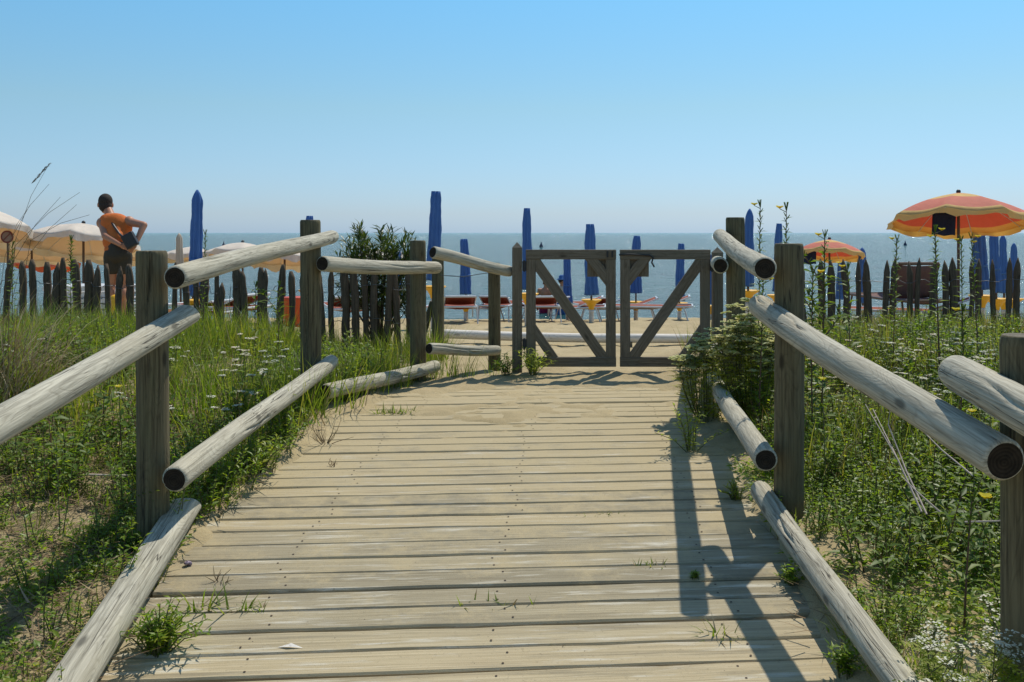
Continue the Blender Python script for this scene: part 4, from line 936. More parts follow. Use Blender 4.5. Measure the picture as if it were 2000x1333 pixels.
def k_herb(nst, H, lf, lw, nl, spread):
    pk = PK()
    for _ in range(nst):
        a = U_(0, 6.28); rr = spread * math.sqrt(U_(0, 1)); b0 = np.array((rr * math.cos(a), rr * math.sin(a), -0.02)); h = H * U_(0.5, 1); ln = U_(0, 0.45)
        tip = b0 + np.array((math.cos(a) * math.sin(ln), math.sin(a) * math.sin(ln), math.cos(ln))) * h; mid = (b0 + tip) / 2 + np.array((U_(-1, 1), U_(-1, 1), 0)) * h * 0.06
        stick(pk, [b0, mid, tip], 0.0035, 0.0015, 1); ph = U_(0, 6)
        for i in range(nl):
            t = 0.12 + 0.88 * i / nl; p = (b0 * (1 - t) + tip * t) if t > 1 else b0 * (1 - t) ** 2 + 2 * mid * t * (1 - t) + tip * t * t; ph += 2.4 + U_(-0.4, 0.4); e_ = U_(-0.1, 0.8)
            leaf(pk, p, (math.cos(ph) * math.cos(e_), math.sin(ph) * math.cos(e_), math.sin(e_)), lf * (1.15 - 0.5 * t) * U_(0.7, 1.2), lw * U_(0.7, 1.2), 0, U_(0, 0.35), U_(-0.5, 0.5))
    return pk.get()
def k_low(n, lf, lw, spread):
    pk = PK()
    for _ in range(n):
        a = U_(0, 6.28); rr = spread * math.sqrt(U_(0, 1)); e_ = U_(0.0, 0.9); az = a + U_(-1.2, 1.2)
        leaf(pk, (rr * math.cos(a), rr * math.sin(a), U_(0.0, 0.05)), (math.cos(az) * math.cos(e_), math.sin(az) * math.cos(e_), math.sin(e_)), lf * U_(0.6, 1.2), lw * U_(0.7, 1.2), 0, 0.3, U_(-0.6, 0.6))
    return pk.get()
def umbel(pk, p, rad, nf, mf, ms, dome=0.25, fr=0.006, tilt=None):
    p = np.asarray(p, float); nr_ = 9; tilt = tilt or (U_(-0.2, 0.2), U_(-0.2, 0.2))
    for j in range(nr_):
        a = 6.28 * j / nr_ + U_(-0.2, 0.2); rr = rad * U_(0.45, 1.0); c = p + np.array((rr * math.cos(a), rr * math.sin(a), rad * 0.75 - dome * rr * rr / rad + rr * (tilt[0] * math.cos(a) + tilt[1] * math.sin(a))))
        stick(pk, [p, c], 0.0012, 0.0008, ms)
        for _ in range(nf): q = U_(0, 6.28); k = rad * 0.30 * math.sqrt(U_(0, 1)); floret(pk, c + np.array((k * math.cos(q), k * math.sin(q), U_(-0.003, 0.004))), fr * U_(0.7, 1.3), mf)
def feather(pk, p, az, L, m):
    d = np.array((math.cos(az), math.sin(az), U_(0.1, 0.8))); d /= np.linalg.norm(d); _, a, u = frame(d)
    for i in range(7):
        t = 0.15 + 0.85 * i / 7; q = np.asarray(p) + d * L * t - np.array((0, 0, 0.25 * L * t * t)); l_ = L * 0.32 * (1.1 - t)
        for s_ in (-1, 1): leaf(pk, q, d * 0.6 + a * s_ + u * U_(-0.3, 0.3), l_, 0.010, m, 0.1)
def k_yarrow(nst, H, flower=True):
    pk = PK()
    for _ in range(nst):
        a = U_(0, 6.28); rr = 0.10 * math.sqrt(U_(0, 1)); b0 = np.array((rr * math.cos(a), rr * math.sin(a), -0.02)); h = H * U_(0.6, 1); tip = b0 + np.array((math.cos(a) * 0.2, math.sin(a) * 0.2, 1)) * h
        stick(pk, [b0, tip], 0.003, 0.002, 1)
        for i in range(7): t = U_(0.05, 0.85); feather(pk, b0 * (1 - t) + tip * t, U_(0, 6.28), 0.09 * U_(0.6, 1.2), 0)
        if flower: umbel(pk, tip - np.array((0, 0, 0.02)), U_(0.02, 0.038), 7, 2, 1, 0.15, 0.0055)
    return pk.get()
def k_litter(n, L, spread):
    pk = PK()
    for _ in range(n):
        a = U_(0, 6.28); rr = spread * math.sqrt(U_(0, 1)); blade(pk, (rr * math.cos(a), rr * math.sin(a), U_(0.002, 0.03)), U_(0, 6.28), L * U_(0.3, 1), 0.005 * U_(0.5, 1.6), U_(1.2, 1.65), U_(-0.3, 0.3), 0, 2)
    return pk.get()
def scatter(name, label, cat, variants, mats, pts, hs, seed, tilt=0.12, sxy=None):
    rg = np.random.default_rng(seed); n = len(pts); Vs, Ts, Ms, off = [], [], [], 0; which = rg.integers(0, len(variants), n); z = ground(pts[:, 0], pts[:, 1])
    for k, (V, T, M) in enumerate(variants):
        ii = np.where(which == k)[0]
        if not len(ii): continue
        a = rg.uniform(0, 2 * np.pi, len(ii)); h = hs[ii]; c, s_ = np.cos(a)[:, None], np.sin(a)[:, None]; w = (h if sxy is None else sxy[ii])[:, None]
        X = (V[None, :, 0] * c - V[None, :, 1] * s_) * w; Y = (V[None, :, 0] * s_ + V[None, :, 1] * c) * w; Z = V[None, :, 2] * h[:, None]
        tx, ty = rg.normal(0, tilt, (2, len(ii))); X = X + Z * tx[:, None]; Y = Y + Z * ty[:, None]
        P = np.stack([X + pts[ii, 0][:, None], Y + pts[ii, 1][:, None], Z + z[ii][:, None]], -1)
        Vs.append(P.reshape(-1, 3)); Ts.append((T[None] + (np.arange(len(ii)) * len(V))[:, None, None] + off).reshape(-1, 3)); Ms.append(np.tile(M, len(ii))); off += len(ii) * len(V)
    o = link(name, arr_mesh(name, np.concatenate(Vs), np.concatenate(Ts), mats, np.concatenate(Ms))); return tag(o, label, cat, None, 'stuff')
def inside_walk(x, y, pad=0.0):
    s_ = along(x, y); L = np.interp(y, [0, 3, 4.3, 5.5, 6.6, 7.9, 8.35, 8.36], [-1.42, -1.46, -1.55, -1.38, -1.34, -0.80, 0.02, 0.02]); Rr = np.interp(y, [0, 3, 4.5, 5.5, 6.5, 7.2, 8.3], [1.18, 1.25, 1.30, 1.30, 1.38, 1.50, 1.75])
    return (x > L - pad) & (x < Rr + pad)
def pick(n, xr, yr, fn, seed):
    rg = np.random.default_rng(seed); x = rg.uniform(*xr, n); y = rg.uniform(*yr, n); ok = (rg.uniform(0, 1, n) < fn(x, y)) & ~inside_walk(x, y, -0.03) & (np.abs(x) < 0.56 * y + 0.9)
    ok &= ~((y > 8.25) & (x > -0.75) & (x < 1.9)); return np.stack([x[ok], y[ok]], -1)
nz = lambda x, y, f, sd_: fbm(x * f, y * f, sd_, 4)

# left: soft bright grass towards the fence, patchy turf in front
fine = [k_tuft(22, 1.0, 0.015, 0.30, 0.6, 1.1, 0.14) for _ in range(5)]
p = pick(5200, (-6.6, 0.1), (5.2, 10.4), lambda x, y: np.where((x > -3.0) & (y < 7.6), 0.35, 1.0) * np.where(x > -0.9, 0.75, 1.0) * sstep(0.26, 0.44, nz(x, y, 0.9, 51)) * sstep(5.0, 6.6, y), 1)
scatter('tall_grass', 'soft bright green grass before the left stake fence', 'grass', fine, [GRASS, DRY], p, np.random.default_rng(2).uniform(0.16, 0.46, len(p)) * (0.45 + 1.25 * nz(p[:, 0], p[:, 1], 1.6, 9)), 3)
tuft = [k_tuft(18, 1.0, 0.034, 0.5, 0.9, 1.2, 0.12) for _ in range(5)]
p = pick(2600, (-3.6, -1.3), (2.2, 6.0), lambda x, y: sstep(0.46, 0.60, nz(x, y, 1.6, 61)) * (0.35 + 0.65 * sstep(3.8, 5.0, y)) * np.where((x < -2.0) & (y > 3.4), 0.55, 1.0), 4)
scatter('turf', 'patchy short grass on the sand left of the boardwalk', 'grass', tuft, [GRASS, DRY], p, np.random.default_rng(5).uniform(0.06, 0.19, len(p)), 6)
herb = [k_herb(4, 0.30, 0.042, 0.014, 15, 0.10) for _ in range(6)]; herb2 = [k_herb(5, 0.22, 0.030, 0.011, 16, 0.09) for _ in range(6)]
p = pick(3800, (-5.0, -0.9), (3.0, 8.6), lambda x, y: np.clip(sstep(0.44, 0.58, nz(x, y, 1.2, 71)) * np.interp(y, [3, 4.0, 4.8, 7.5, 8.6], [0.2, 0.5, 1, 0.9, 0.7]) * np.where((x < -1.9) & (y < 6.0), 0.28, 1.0) * np.interp(x, [-4.5, -2.6, -1.4], [0.6, 1.0, 1.0]), 0, 1), 7)
scatter('leafy_weeds', 'dark green leafy weeds along the left railing', 'weeds', herb + herb2, [HERB, STEM], p, np.random.default_rng(8).uniform(0.55, 1.25, len(p)), 9)
bigh = [k_herb(3, 0.36, 0.085, 0.024, 13, 0.08) for _ in range(6)]
p = pick(420, (-4.5, -1.2), (3.6, 8.6), lambda x, y: sstep(0.42, 0.55, nz(x, y, 1.4, 75)), 38); p2 = pick(620, (1.3, 5.2), (3.2, 8.8), lambda x, y: sstep(0.42, 0.55, nz(x, y, 1.4, 76)), 39)
p = np.concatenate([p, p2]); p = p[~inside_walk(p[:, 0], p[:, 1], 0.22)]; scatter('broad_leaved_weeds', 'broad leaved green weeds scattered through the growth on both sides', 'weeds', bigh, [PRIM, RSTEM], p, np.random.default_rng(40).uniform(0.6, 1.25, len(p)), 41)
low = [k_low(22, 0.034, 0.015, 0.10) for _ in range(5)]
p = pick(2100, (-3.6, -1.3), (2.2, 6.5), lambda x, y: sstep(0.44, 0.58, nz(x, y, 1.9, 81)) * np.where((x < -1.9) & (y > 3.4), 0.4, 1.0), 10)
scatter('ground_cover', 'low green ground cover in patches on the left sand', 'ground cover', low, [HERB], p, np.random.default_rng(11).uniform(0.6, 1.3, len(p)), 12)
lit = [k_litter(16, 0.16, 0.16) for _ in range(5)]
p = pick(2600, (-4.4, -1.3), (2.2, 7.2), lambda x, y: sstep(0.40, 0.60, nz(x, y, 1.1, 91)), 13); p2 = pick(900, (1.2, 4.2), (2.2, 7.2), lambda x, y: sstep(0.45, 0.60, nz(x, y, 1.1, 92)), 14)
p = np.concatenate([p, p2]); scatter('dead_litter', 'dead brown stalks and litter scattered on the sand beside the walk', 'litter', lit, [LITT], p, np.random.default_rng(15).uniform(0.5, 1.3, len(p)), 16)

# right: dense leafy weeds, grass and flowers
p = pick(4300, (1.2, 5.8), (2.2, 8.6), lambda x, y: sstep(0.26, 0.42, nz(x, y, 1.2, 101)) * np.interp(y, [2.2, 3.2, 3.6, 4.0, 8.6], [0.5, 0.5, 0.85, 1, 0.8]) * sstep(-0.05, 0.22, x - np.interp(y, [2.4, 4.7, 7], [1.24, 1.34, 1.5])), 20)
scatter('leafy_weeds', 'glossy green leafy weeds along the right railing', 'weeds', herb + herb2, [HERB, STEM], p, np.random.default_rng(21).uniform(0.5, 1.25, len(p)), 22)
p = pick(2600, (1.5, 6.6), (5.0, 10.4), lambda x, y: sstep(0.30, 0.5, nz(x, y, 0.9, 111)), 23)
scatter('tall_grass', 'green and straw coloured grass before the right stake fence', 'grass', [k_tuft(20, 1.0, 0.02, 0.28, 0.5, 0.9, 0.18) for _ in range(5)], [FIELD, DRY], p, np.random.default_rng(24).uniform(0.22, 0.42, len(p)), 25)
p = pick(1500, (1.25, 3.6), (2.2, 5.4), lambda x, y: sstep(0.44, 0.6, nz(x, y, 1.6, 121)), 26)
scatter('turf', 'patchy short grass on the sand right of the boardwalk', 'grass', tuft, [GRASS, DRY], p, np.random.default_rng(27).uniform(0.06, 0.2, len(p)), 28)
p = pick(1400, (1.2, 3.4), (2.2, 5.4), lambda x, y: sstep(0.42, 0.58, nz(x, y, 1.9, 131)), 29)
scatter('ground_cover', 'low green ground cover on the right sand', 'ground cover', low, [HERB], p, np.random.default_rng(30).uniform(0.6, 1.3, len(p)), 31)
yar = [k_yarrow(4, 0.42) for _ in range(5)]
def gauss(cx, cy, sx_, sy_): return lambda x, y: np.exp(-((x - cx) / sx_) ** 2 - ((y - cy) / sy_) ** 2)
pL = pick(900, (-3.6, -1.4), (5.0, 8.4), gauss(-2.15, 6.6, 0.42, 0.75), 32); pR = pick(1100, (1.6, 4.8), (5.0, 8.8), gauss(2.75, 6.7, 0.65, 1.1), 33)
scatter('white_yarrow', 'flat white flower heads of yarrow behind the left lower rail', 'flowers', yar, [FEATH, STEM, WHITEF], pL[:13], np.random.default_rng(34).uniform(0.7, 1.0, min(13, len(pL))), 35)
scatter('white_yarrow', 'flat white flower heads of yarrow behind the right railing', 'flowers', yar, [FEATH, STEM, WHITEF], pR[:34], np.random.default_rng(36).uniform(0.7, 1.05, min(34, len(pR))), 37)

# ------------------------------------------------------------------ single plants
def primrose(px, yt, d, label, nfl=2, lf=0.07, lean=0.03, dens=0.016, thick=0.005, wide=0.016, branch=0):
    t = U(px, yt, d); base = np.array((t.x - lean, d, gz(t.x, d))); e = thing('evening_primrose', label, 'wildflower', base.tolist(), 'tall evening primroses')
    H = t.z - base[2]; st, fo = PK(), PK(); rg = random.Random(int(px * 7 + yt)); ph = rg.uniform(0, 6)
    stems = [(np.zeros(3), np.array((lean, 0, H)))]
    for k in range(branch): z = H * rg.uniform(0.45, 0.8); a = rg.uniform(0, 6.28); stems.append((np.array((lean * z / H, 0, z)), np.array((lean * z / H + math.cos(a) * 0.14, math.sin(a) * 0.1, z + rg.uniform(0.12, 0.25)))))
    for si, (p0_, p1_) in enumerate(stems):
        mid = (p0_ + p1_) / 2 + np.array((rg.uniform(-1, 1), rg.uniform(-1, 1), 0)) * 0.02; C = lambda t_: p0_ * (1 - t_) ** 2 + 2 * mid * t_ * (1 - t_) + p1_ * t_ * t_
        stick(st, [C(i / 6) for i in range(7)], thick if si == 0 else thick * 0.6, thick * 0.45, 0, 6); Ls = np.linalg.norm(p1_ - p0_); nl = int(Ls / dens)
        for i in range(nl):
            u = (i + 0.5) / nl
            if u > 0.97: continue
            ph += 2.4; e_ = rg.uniform(0.15, 0.75); L_ = lf * 1.3 * (1.3 - 0.75 * u) * rg.uniform(0.75, 1.2)
            leaf(fo, C(u), (math.cos(ph) * math.cos(e_), math.sin(ph) * math.cos(e_), math.sin(e_)), L_, wide * 1.35 * rg.uniform(0.8, 1.2) * (1.1 - 0.4 * u), 0, rg.uniform(0.1, 0.4), rg.uniform(-0.4, 0.4))
            if u > 0.6: q = C(u); a2 = ph + 0.5; stick(fo, [q, q + np.array((math.cos(a2) * 0.02, math.sin(a2) * 0.02, 0.028))], 0.004, 0.002, 0, 4)
        for k in range(5): a = rg.uniform(0, 6.28); stick(fo, [p1_ - np.array((0, 0, 0.02)), p1_ + np.array((math.cos(a) * 0.018, math.sin(a) * 0.018, 0.03))], 0.004, 0.0025, 0, 4)
    st.obj('stem', [RSTEM], e); fo.obj('foliage', [PRIM], e)
    for k in range(nfl):
        fl = PK(); a = rg.uniform(0, 6.28) if k else rg.choice([0.3, 2.9]); src = stems[min(k, len(stems) - 1)][1]; c = src + np.array((math.cos(a) * 0.045, -0.02 + math.sin(a) * 0.03, -0.01 - 0.05 * k * rg.random()))
        stick(fl, [src - np.array((0, 0, 0.03)), c], 0.0025, 0.002, 1, 4)
        for j in range(4):
            w = j * 1.571 + 0.4
            for q in (0, 1): leaf(fl, c, (math.cos(w + 0.35 * q) * 0.8, math.sin(w + 0.35 * q) * 0.8 - 0.25, 0.55), 0.032, 0.03, 0, 0.05, 0.0, 0.62)
        fl.obj('flower', [YELLOW, STEM], e)
    return e
for a in [(1485, 399, 6.3, 'tall primrose spike rising between two blue parasols beside the far right post', 1, 0.055),
          (1536, 405, 5.6, 'tall primrose spike rising just above the cracked right post', 1, 0.05),
          (1611, 458, 5.9, 'branching primrose in front of the small striped parasol', 2, 0.10, 0.02, 0.02, 0.007, 0.026, 3),
          (1656, 520, 6.4, 'leaning primrose with broad reddish leaves right of the small striped parasol', 1, 0.09, -0.05, 0.03, 0.004, 0.024, 1),
          (1752, 466, 7.2, 'slim primrose against the sea left of the large striped parasol', 1, 0.06),
          (1826, 448, 6.6, 'thick leafy primrose in front of the navy towel', 2, 0.07, -0.04, 0.013, 0.007, 0.018),
          (1877, 468, 7.4, 'primrose beside the pole of the large striped parasol', 1, 0.06, 0.0),
          (1897, 462, 6.9, 'primrose with two yellow flowers right of the parasol pole', 2, 0.055, -0.06),
          (1588, 530, 5.7, 'bushy primrose just right of the cracked post', 1, 0.08, 0.0, 0.015, 0.006, 0.02, 1),
          (1880, 604, 5.4, 'primrose with an orange yellow flower low before the right stakes', 1, 0.07),
          (1490, 545, 5.9, 'short primrose under the far right top rail', 1, 0.06),
          (1899, 968, 3.55, 'small weed with one yellow flower beside the nearest right post', 1, 0.06),
          (500, 556, 7.9, 'leafy green stem before the stakes left of the tallest left post', 0, 0.09, 0.0, 0.02, 0.005, 0.018),
          (546, 556, 7.8, 'leafy green stem nearest to the tallest left post', 0, 0.09, 0.02, 0.022, 0.005, 0.018, 1),
          (401, 455, 8.6, 'slim weed standing right of the tall blue closed parasol', 0, 0.04),
          (139, 466, 8.4, 'leafy weed top in front of the cream parasol with the finial', 0, 0.065, 0.0, 0.012, 0.005, 0.02),
          (24, 478, 8.0, 'leafy weed at the left edge before the stakes', 0, 0.06, 0.0, 0.014, 0.005, 0.018)]: primrose(*a)
# orange yellow blossoms on short stems in the dune
for i, (px, py, d, lab) in enumerate([(1638, 515, 6.6, 'yellow blossom nodding under the small striped parasol'), (1606, 742, 4.9, 'small orange blossom behind the right top rail'), (1898, 805, 4.3, 'yellow blossom behind the nearest right rail'), (232, 757, 5.2, 'orange blossom beside the nearest left post')]):
    t = U(px, py, d); bz = gz(t.x, d); e = thing('yellow_flower', lab, 'wildflower', (t.x, d, bz)); pk = PK(); h = t.z - bz
    stick(pk, [(0.02, 0, 0), (0, 0, h)], 0.003, 0.002, 0, 4)
    for k in range(7): a_ = U_(0, 6.28); leaf(pk, (0.01, 0, h * (k + 0.5) / 8), (math.cos(a_), math.sin(a_), 0.4), 0.04, 0.012, 1)
    pk.obj('stem', [STEM, HERB], e); pk = PK()
    for j in range(10): w = j * 0.628; leaf(pk, (0, 0, h), (math.cos(w), math.sin(w) - 0.2, 0.5), 0.026, 0.014, 0, 0, 0, 0.6)
    pk.obj('flower', [YELLOW], e)

# oleander bush behind the stakes
ob = U(742, 600, 10.3); e = thing('oleander_bush', 'dark green oleander bush with narrow leaves beside the tallest blue parasol', 'bush', (ob.x, 10.3, gz(ob.x, 10.3)))
st, fo = PK(), PK(); rg = random.Random(3)
for k in range(190):                                                  # leafy shoot tips spread through a broad uneven crown
    an, rr2 = rg.uniform(0, 6.283), math.sqrt(rg.uniform(0, 1)); q = np.array((math.cos(an) * rr2, math.sin(an) * rr2, rg.uniform(-1, 1)))
    c = np.array((q[0] * 0.45, q[1] * 0.34, 0.86 + q[2] * 0.44 * (1 - 0.28 * rr2 ** 3) + 0.05 * math.sin(9 * q[0])))
    out = np.array((q[0] * 0.8, q[1] * 0.8, 0.55 + 0.5 * q[2])); out = out / np.linalg.norm(out)
    if k % 4 == 0: b0 = np.array((q[0] * 0.08, q[1] * 0.06, 0)); stick(st, [b0, b0 * 0.5 + c * np.array((0.35, 0.35, 0.5)), c], 0.010, 0.004, 0, 5)
    stick(st, [c - out * 0.14, c + out * 0.05], 0.004, 0.002, 0, 4); _, a_, u_ = frame(out)
    for i in range(15):
        ph = i * 2.4; sp = rg.uniform(0.35, 1.25); dr = out * math.cos(sp) + (a_ * math.cos(ph) + u_ * math.sin(ph)) * math.sin(sp)
        leaf(fo, c + out * (0.05 - 0.012 * i), dr, rg.uniform(0.09, 0.15), rg.uniform(0.017, 0.026), 0, rg.uniform(-0.05, 0.25), rg.uniform(-0.5, 0.5))
st.obj('branches', [BARK], e); fo.obj('foliage', [OLEA], e)

def umbel_plant(px, py, d, spread, H, nst, label, rad=0.05, fr=0.007, mf=WHITEF, nl=10, fl=8, cat='wildflower', name='umbel_plant', seedv=1, rings=7, depth=0.7):
    p_ = U(px, py, d); e = thing(name, label, cat, (p_.x, d, gz(p_.x, d))); random.seed(seedv); st, fo, fw = PK(), PK(), PK()
    for k in range(nst):
        a = U_(0, 6.28); sp = math.sqrt(U_(0, 1)); tip = np.array((math.cos(a) * sp * spread, math.sin(a) * sp * spread * depth, H * (1 - 0.35 * sp * sp) * U_(0.72, 1.0))); b0 = np.array((math.cos(a) * 0.05, math.sin(a) * 0.05, -0.02)); mid = (b0 + tip) / 2 + np.array((math.cos(a), math.sin(a), 0)) * 0.06 * sp
        C = lambda t_: b0 * (1 - t_) ** 2 + 2 * mid * t_ * (1 - t_) + tip * t_ * t_
        stick(st, [C(i / 4) for i in range(5)], 0.004, 0.0018, 0, 4)
        for i in range(nl): feather(fo, C(U_(0.1, 0.92)), U_(0, 6.28), U_(0.06, 0.13), 0)
        if nst < 8: fw = PK()
        umbel(fw, tip - np.array((0, 0, 0.03)), rad * U_(0.7, 1.2), fl, 0, 1, 0.3, fr)
        if nst < 8: fw.obj('flower_head', [mf, STEM], e)
        for j in range(2): q = C(U_(0.6, 0.9)); q2 = q + np.array((U_(-0.08, 0.08), U_(-0.08, 0.08), U_(0.05, 0.1))); stick(st, [q, q2], 0.002, 0.0015, 0, 3); fw = PK() if nst < 8 else fw; umbel(fw, q2, rad * U_(0.45, 0.8), max(3, fl - 3), 0, 1, 0.3, fr); (fw.obj('flower_head', [mf, STEM], e) if nst < 8 else None)
    st.obj('stems', [STEM], e); fo.obj('foliage', [FEATH], e)
    if nst >= 8: fw.obj('flower_heads', [mf, STEM], e)['kind'] = 'stuff'
    return e
umbel_plant(1380, 800, 6.45, 0.19, 0.60, 22, 'smaller bush of cream flower heads beside the right gate leaf', 0.05, 0.009, CREAMF, 20, 9, 'bush', 'flowering_bush', 9)
umbel_plant(1468, 840, 6.2, 0.27, 0.86, 60, 'large bush of cream flower heads behind the lower right rail', 0.055, 0.009, CREAMF, 20, 9, 'bush', 'flowering_bush', 5)
umbel_plant(1900, 1300, 2.92, 0.16, 0.44, 5, 'shaded white umbels left of the nearest right post', 0.045, 0.0038, WHITEF, 26, 6, seedv=6)
umbel_plant(1975, 1330, 2.66, 0.15, 0.46, 4, 'shaded white umbels in the bottom right corner', 0.045, 0.0038, WHITEF, 26, 6, seedv=7)
umbel_plant(1850, 1330, 2.72, 0.13, 0.34, 4, 'low white umbels just right of the lower right rail', 0.04, 0.0038, WHITEF, 26, 6, seedv=8)

def sprig(px, py, d, H, n, spread, label, kind, name='weed', cat='weed', mats=None, z=None, seedv=0):
    """a small plant rooted at this spot of the ground or in a gap of the boards"""
    p_ = U(px, py, d); s_ = float(along(p_.x, d)); zz_ = gz(p_.x, d) if z is None else z
    if s_ < 7.9 and float(deck_l(s_)) < p_.x < float(deck_r(s_)): zz_ = max(zz_, float(zdeck(s_)) - 0.012)
    random.seed(seedv + int(px)); pk = PK()
    e = thing(name, label, cat, (p_.x, d, zz_))
    if kind == 'grass':
        for _ in range(int(n * 1.8)): a_ = U_(0, 6.28); blade(pk, (U_(-spread, spread), U_(-0.012, 0.012), -0.02), a_, 1.3 * H * U_(0.4, 1), 0.009 * U_(0.7, 1.5), U_(0.2, 1.15), U_(0.1, 1.2), 1 if U_(0, 1) < 0.15 else 0)
        pk.obj('blades', mats or [GRASS, DRY], e)
    elif kind == 'herb':
        st = PK()
        for _ in range(n):
            a_ = U_(0, 6.28); ln = U_(0.1, 1.15); tip = np.array((math.cos(a_) * math.sin(ln), math.sin(a_) * math.sin(ln), math.cos(ln))) * H * U_(0.6, 1); b0 = np.array((math.cos(a_), math.sin(a_), -0.3)) * 0.02; stick(st, [b0, tip * 0.5 + np.array((0, 0, 0.02)), tip], 0.003, 0.0015, 0, 4)
            for i in range(20): t_ = 0.1 + 0.9 * i / 20; ph = i * 2.4 + a_; e_ = U_(0.1, 0.9); leaf(pk, tip * t_ + np.array((0, 0, 0.04 * t_ * (1 - t_))), (math.cos(ph) * math.cos(e_), math.sin(ph) * math.cos(e_), math.sin(e_)), spread * U_(0.7, 1.2), spread * 0.24, 0, 0.2, U_(-0.4, 0.4))
        st.obj('stems', [STEM], e); pk.obj('foliage', mats or [HERB], e)
    elif kind == 'dry':
        for _ in range(n): a_ = U_(0, 6.28); ln = U_(0.3, 1.3); tip = np.array((math.cos(a_) * math.sin(ln), math.sin(a_) * math.sin(ln), math.cos(ln))) * H * U_(0.5, 1); stick(pk, [(0, 0, -0.01), tip * 0.5 + np.array((U_(-1, 1), U_(-1, 1), 0)) * 0.02, tip], 0.003, 0.001, 0, 4)
        pk.obj('twigs', mats or [DRY], e)
    return e
def on_deck(py):                                                      # distance of the boards that show at this row
    for dd in np.arange(2.0, 9.0, 0.005):
        if HY + (HC - float(zdeck(dd))) * F / dd <= py: return float(dd)
D = on_deck
sprig(308, 1282, D(1282), 0.21, 40, 0.042, 'bushy little green weed growing at the left edge of the near boards', 'herb')
sprig(1408, 1236, D(1236), 0.10, 16, 0.055, 'lush grass tuft between boards in the rail shadow', 'grass', 'grass_tuft', 'grass tuft')
sprig(420, 1196, D(1196), 0.15, 16, 0.10, 'thin grass growing from a gap beside the bushy weed', 'grass', 'grass_tuft', 'grass tuft')
sprig(490, 1194, D(1194), 0.09, 22, 0.06, 'yellowish grass tuft in a gap right of the bushy weed', 'grass', 'grass_tuft', 'grass tuft')
sprig(770, 808, D(808), 0.09, 60, 0.13, 'wide grass tuft on the sandy far boards by the left rail', 'grass', 'grass_tuft', 'grass tuft')
sprig(1268, 1104, D(1104), 0.06, 26, 0.07, 'low grass tuft in a gap left of the rail shadow', 'grass', 'grass_tuft', 'grass tuft')
sprig(1358, 1128, D(1128), 0.04, 8, 0.02, 'small dark weed inside the rail shadow', 'herb')
sprig(970, 1178, D(1178), 0.09, 12, 0.16, 'sparse grass blades in a gap in the middle of the boardwalk', 'grass', 'grass_tuft', 'grass tuft')
sprig(1165, 1003, D(1003), 0.05, 20, 0.13, 'row of tiny grass blades in a gap near the middle', 'grass', 'grass_tuft', 'grass tuft')
sprig(1085, 1254, D(1254), 0.04, 12, 0.05, 'tiny yellow green grass tuft in a near gap', 'grass', 'grass_tuft', 'grass tuft')
sprig(1262, 915, D(915), 0.04, 10, 0.06, 'tiny grass tuft on the far boards left of the rail shadow', 'grass', 'grass_tuft', 'grass tuft')
sprig(650, 912, D(912), 0.06, 10, 0.1, 'withered sprig on the boards near the left edge', 'dry', 'dry_sprig', 'sprig', [LITT])
sprig(635, 868, D(868), 0.22, 16, 0.1, 'reddish dry sprig at the left edge below the second lower rail', 'dry', 'dry_sprig', 'sprig', [LITT])
sprig(430, 1130, D(1140), 0.10, 8, 0.1, 'thin dark sprig in a gap right of the left lower rail', 'dry', 'dry_sprig', 'sprig', [LITT])
sprig(1040, 745, 8.15, 0.30, 20, 0.05, 'green weed tuft at the foot of the pointed gate post', 'herb', mats=[FEATH])
sprig(990, 748, 8.15, 0.22, 14, 0.05, 'dark weed beneath the short lower rail by the gate', 'herb')
sprig(1338, 830, 6.1, 0.84, 1, 0.05, 'tall thin weed standing before the right gate leaf', 'herb')
sprig(1350, 870, 5.75, 0.34, 12, 0.045, 'leafy weed at the foot of the cream flowering bush', 'herb', mats=[FEATH])
sprig(1440, 960, 4.9, 0.12, 18, 0.025, 'pale small weed on the sand left of the lower right log end', 'herb', mats=[FEATH])
sprig(1650, 1310, 3.25, 0.12, 14, 0.035, 'small green weed in the shadow of the lower right rail', 'herb')
sprig(1545, 1110, 3.95, 0.09, 12, 0.03, 'small dark weed at the right edge of the boards', 'herb')
for i, (px, py, d, n, h) in enumerate([(430, 930, 4.9, 18, 0.30), (560, 850, 5.8, 18, 0.32), (500, 905, 5.2, 16, 0.26)]):
    sprig(px, py, d, h, n, 0.05, ['leafy weed spilling under the second left lower rail near its dark end', 'leafy weed spilling under the second left lower rail near its far end', 'leafy weed spilling under the middle of the second left lower rail'][i], 'herb')

# marram clump with long culms at the left edge, bare stems on the right
mc = U(8, 640, 6.0); e = thing('dry_grass_clump', 'clump of dry arching dune grass at the left edge', 'dry grass', (mc.x, 6.0, gz(mc.x, 6.0))); pk = PK(); random.seed(4)
for _ in range(260): a_ = U_(-0.9, 1.6) if U_(0, 1) < 0.7 else U_(0, 6.28); blade(pk, (U_(-0.25, 0.2), U_(-0.25, 0.25), 0), a_, U_(0.45, 1.05), 0.006, U_(0.05, 0.7), U_(0.5, 2.0), 0, 6)
pk.obj('blades', [DRY], e); cu, sh_ = PK(), PK(); W0 = np.array(e.location)
for (x1, y1, x2, y2) in [(95, 322, 30, 470), (150, 400, 40, 520), (156, 376, 30, 480), (60, 400, 10, 500), (118, 385, 20, 520), (175, 420, 60, 470), (96, 360, 20, 470)]:
    tip = np.array(U(x1, y1, 5.9)) - W0; mid = np.array(U(x2, y2, 5.95)) - W0; b0 = np.array((U_(-0.12, 0.08), 0, 0.1)); stick(cu, [b0, (b0 + mid) / 2 + np.array((-0.02, 0, 0.03)), mid, mid * 0.45 + tip * 0.55 + np.array((-0.015, 0, 0.02)), tip], 0.0025, 0.001, 0, 4)
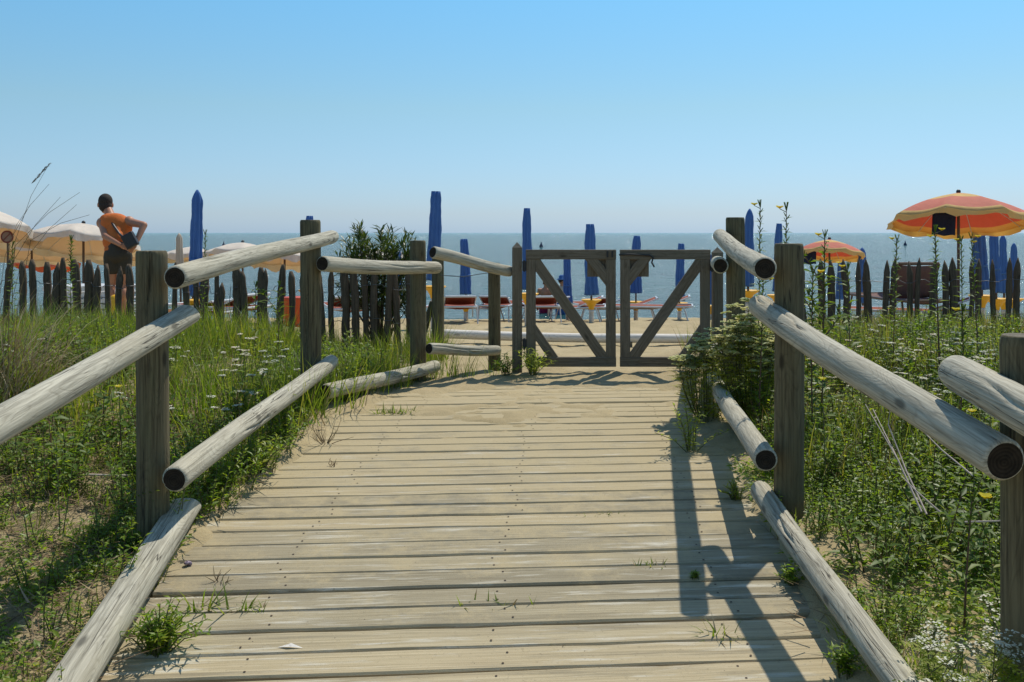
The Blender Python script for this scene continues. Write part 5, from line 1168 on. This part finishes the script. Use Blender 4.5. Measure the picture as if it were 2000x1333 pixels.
tip = np.array(U(96, 321, 5.9)) - W0; low_ = np.array(U(60, 361, 5.9)) - W0
for i in range(70): t_ = U_(0, 1); q = low_ * (1 - t_) + tip * t_; leaf(sh_, q + np.array((U_(-0.006, 0.006), U_(-0.006, 0.006), 0)), (tip - low_) + np.array((U_(-0.04, 0.04), U_(-0.04, 0.04), 0)), 0.03, 0.006, 0)
cu.obj('culms', [LITT], e); sh_.obj('seed_head', [LITT], e)
bs = U(1800, 1010, 4.0); e = thing('bare_stems', 'pale bare dead stems leaning through the weeds behind the right rail', 'dead stems', (bs.x, 4.0, gz(bs.x, 4.0))); pk = PK(); W0 = np.array(e.location)
for pts in [[(1800, 1000, 4.0), (1755, 900, 4.2), (1690, 790, 4.5)], [(1810, 1005, 4.0), (1770, 920, 4.2), (1735, 830, 4.4), (1738, 800, 4.4)], [(1795, 990, 4.05), (1745, 880, 4.3), (1705, 800, 4.6)], [(1835, 1000, 4.0), (1790, 960, 4.0), (1760, 930, 4.1)], [(1900, 930, 4.3), (1840, 880, 4.4), (1790, 830, 4.6)], [(1885, 1020, 3.8), (1950, 1018, 3.7), (1985, 1010, 3.7)]]:
    stick(pk, [np.array(U(*q)) - W0 for q in pts], 0.0045, 0.002, 0, 5)
pk.obj('stems', [simple('bleached_stem', (0.55, 0.45, 0.38), 0.8)], e)
b = MB(); pts, rad = [], []
for i in range(40): t_ = i / 39; a_ = t_ * 11; q = 0.012 * (1 - t_) ** 0.7 + 0.001; pts.append((q * math.cos(a_) * 0.8, q * math.sin(a_) * 0.8, 0.008 + 0.014 * t_)); rad.append(0.009 * (1 - t_) + 0.001)
b.tube(pts, rad, 8); q = U(366, 1112, D(1112)); o = part('snail_shell', b, simple('shell', (0.30, 0.24, 0.30), 0.4), None, True, (q.x, q.y, float(zdeck(along(q.x, q.y))) + 0.003)); tag(o, 'small purplish snail shell on the boards near the left lower rail', 'shell')
b = MB(); b.add([(-0.05, 0, 0), (-0.01, -0.008, 0.006), (0.045, -0.003, 0.0), (0.0, 0.009, 0.012), (-0.03, 0.006, 0.004)], [(0, 1, 3, 4), (1, 2, 3), (0, 4, 3, 2, 1)]); q = U(568, 1272, D(1272))
o = part('wood_chip', b, BLEACH, None, False, (q.x, q.y, float(zdeck(along(q.x, q.y))) + 0.004)); tag(o, 'pale wood chip lying on a near board', 'wood chip')
pk = PK(); q0 = U(90, 934, 4.9); q1 = U(250, 929, 4.8); stick(pk, [(0, 0, 0), tuple((np.array(q1) - np.array(q0)) * 0.5 + np.array((0, 0, 0.01))), tuple(np.array(q1) - np.array(q0))], 0.007, 0.004, 0, 6)
o = pk.obj('dead_stick', [simple('bleached_stick', (0.60, 0.50, 0.42), 0.8)], None, q0); tag(o, 'pale dead stick lying in the weeds left of the nearest left post', 'stick')
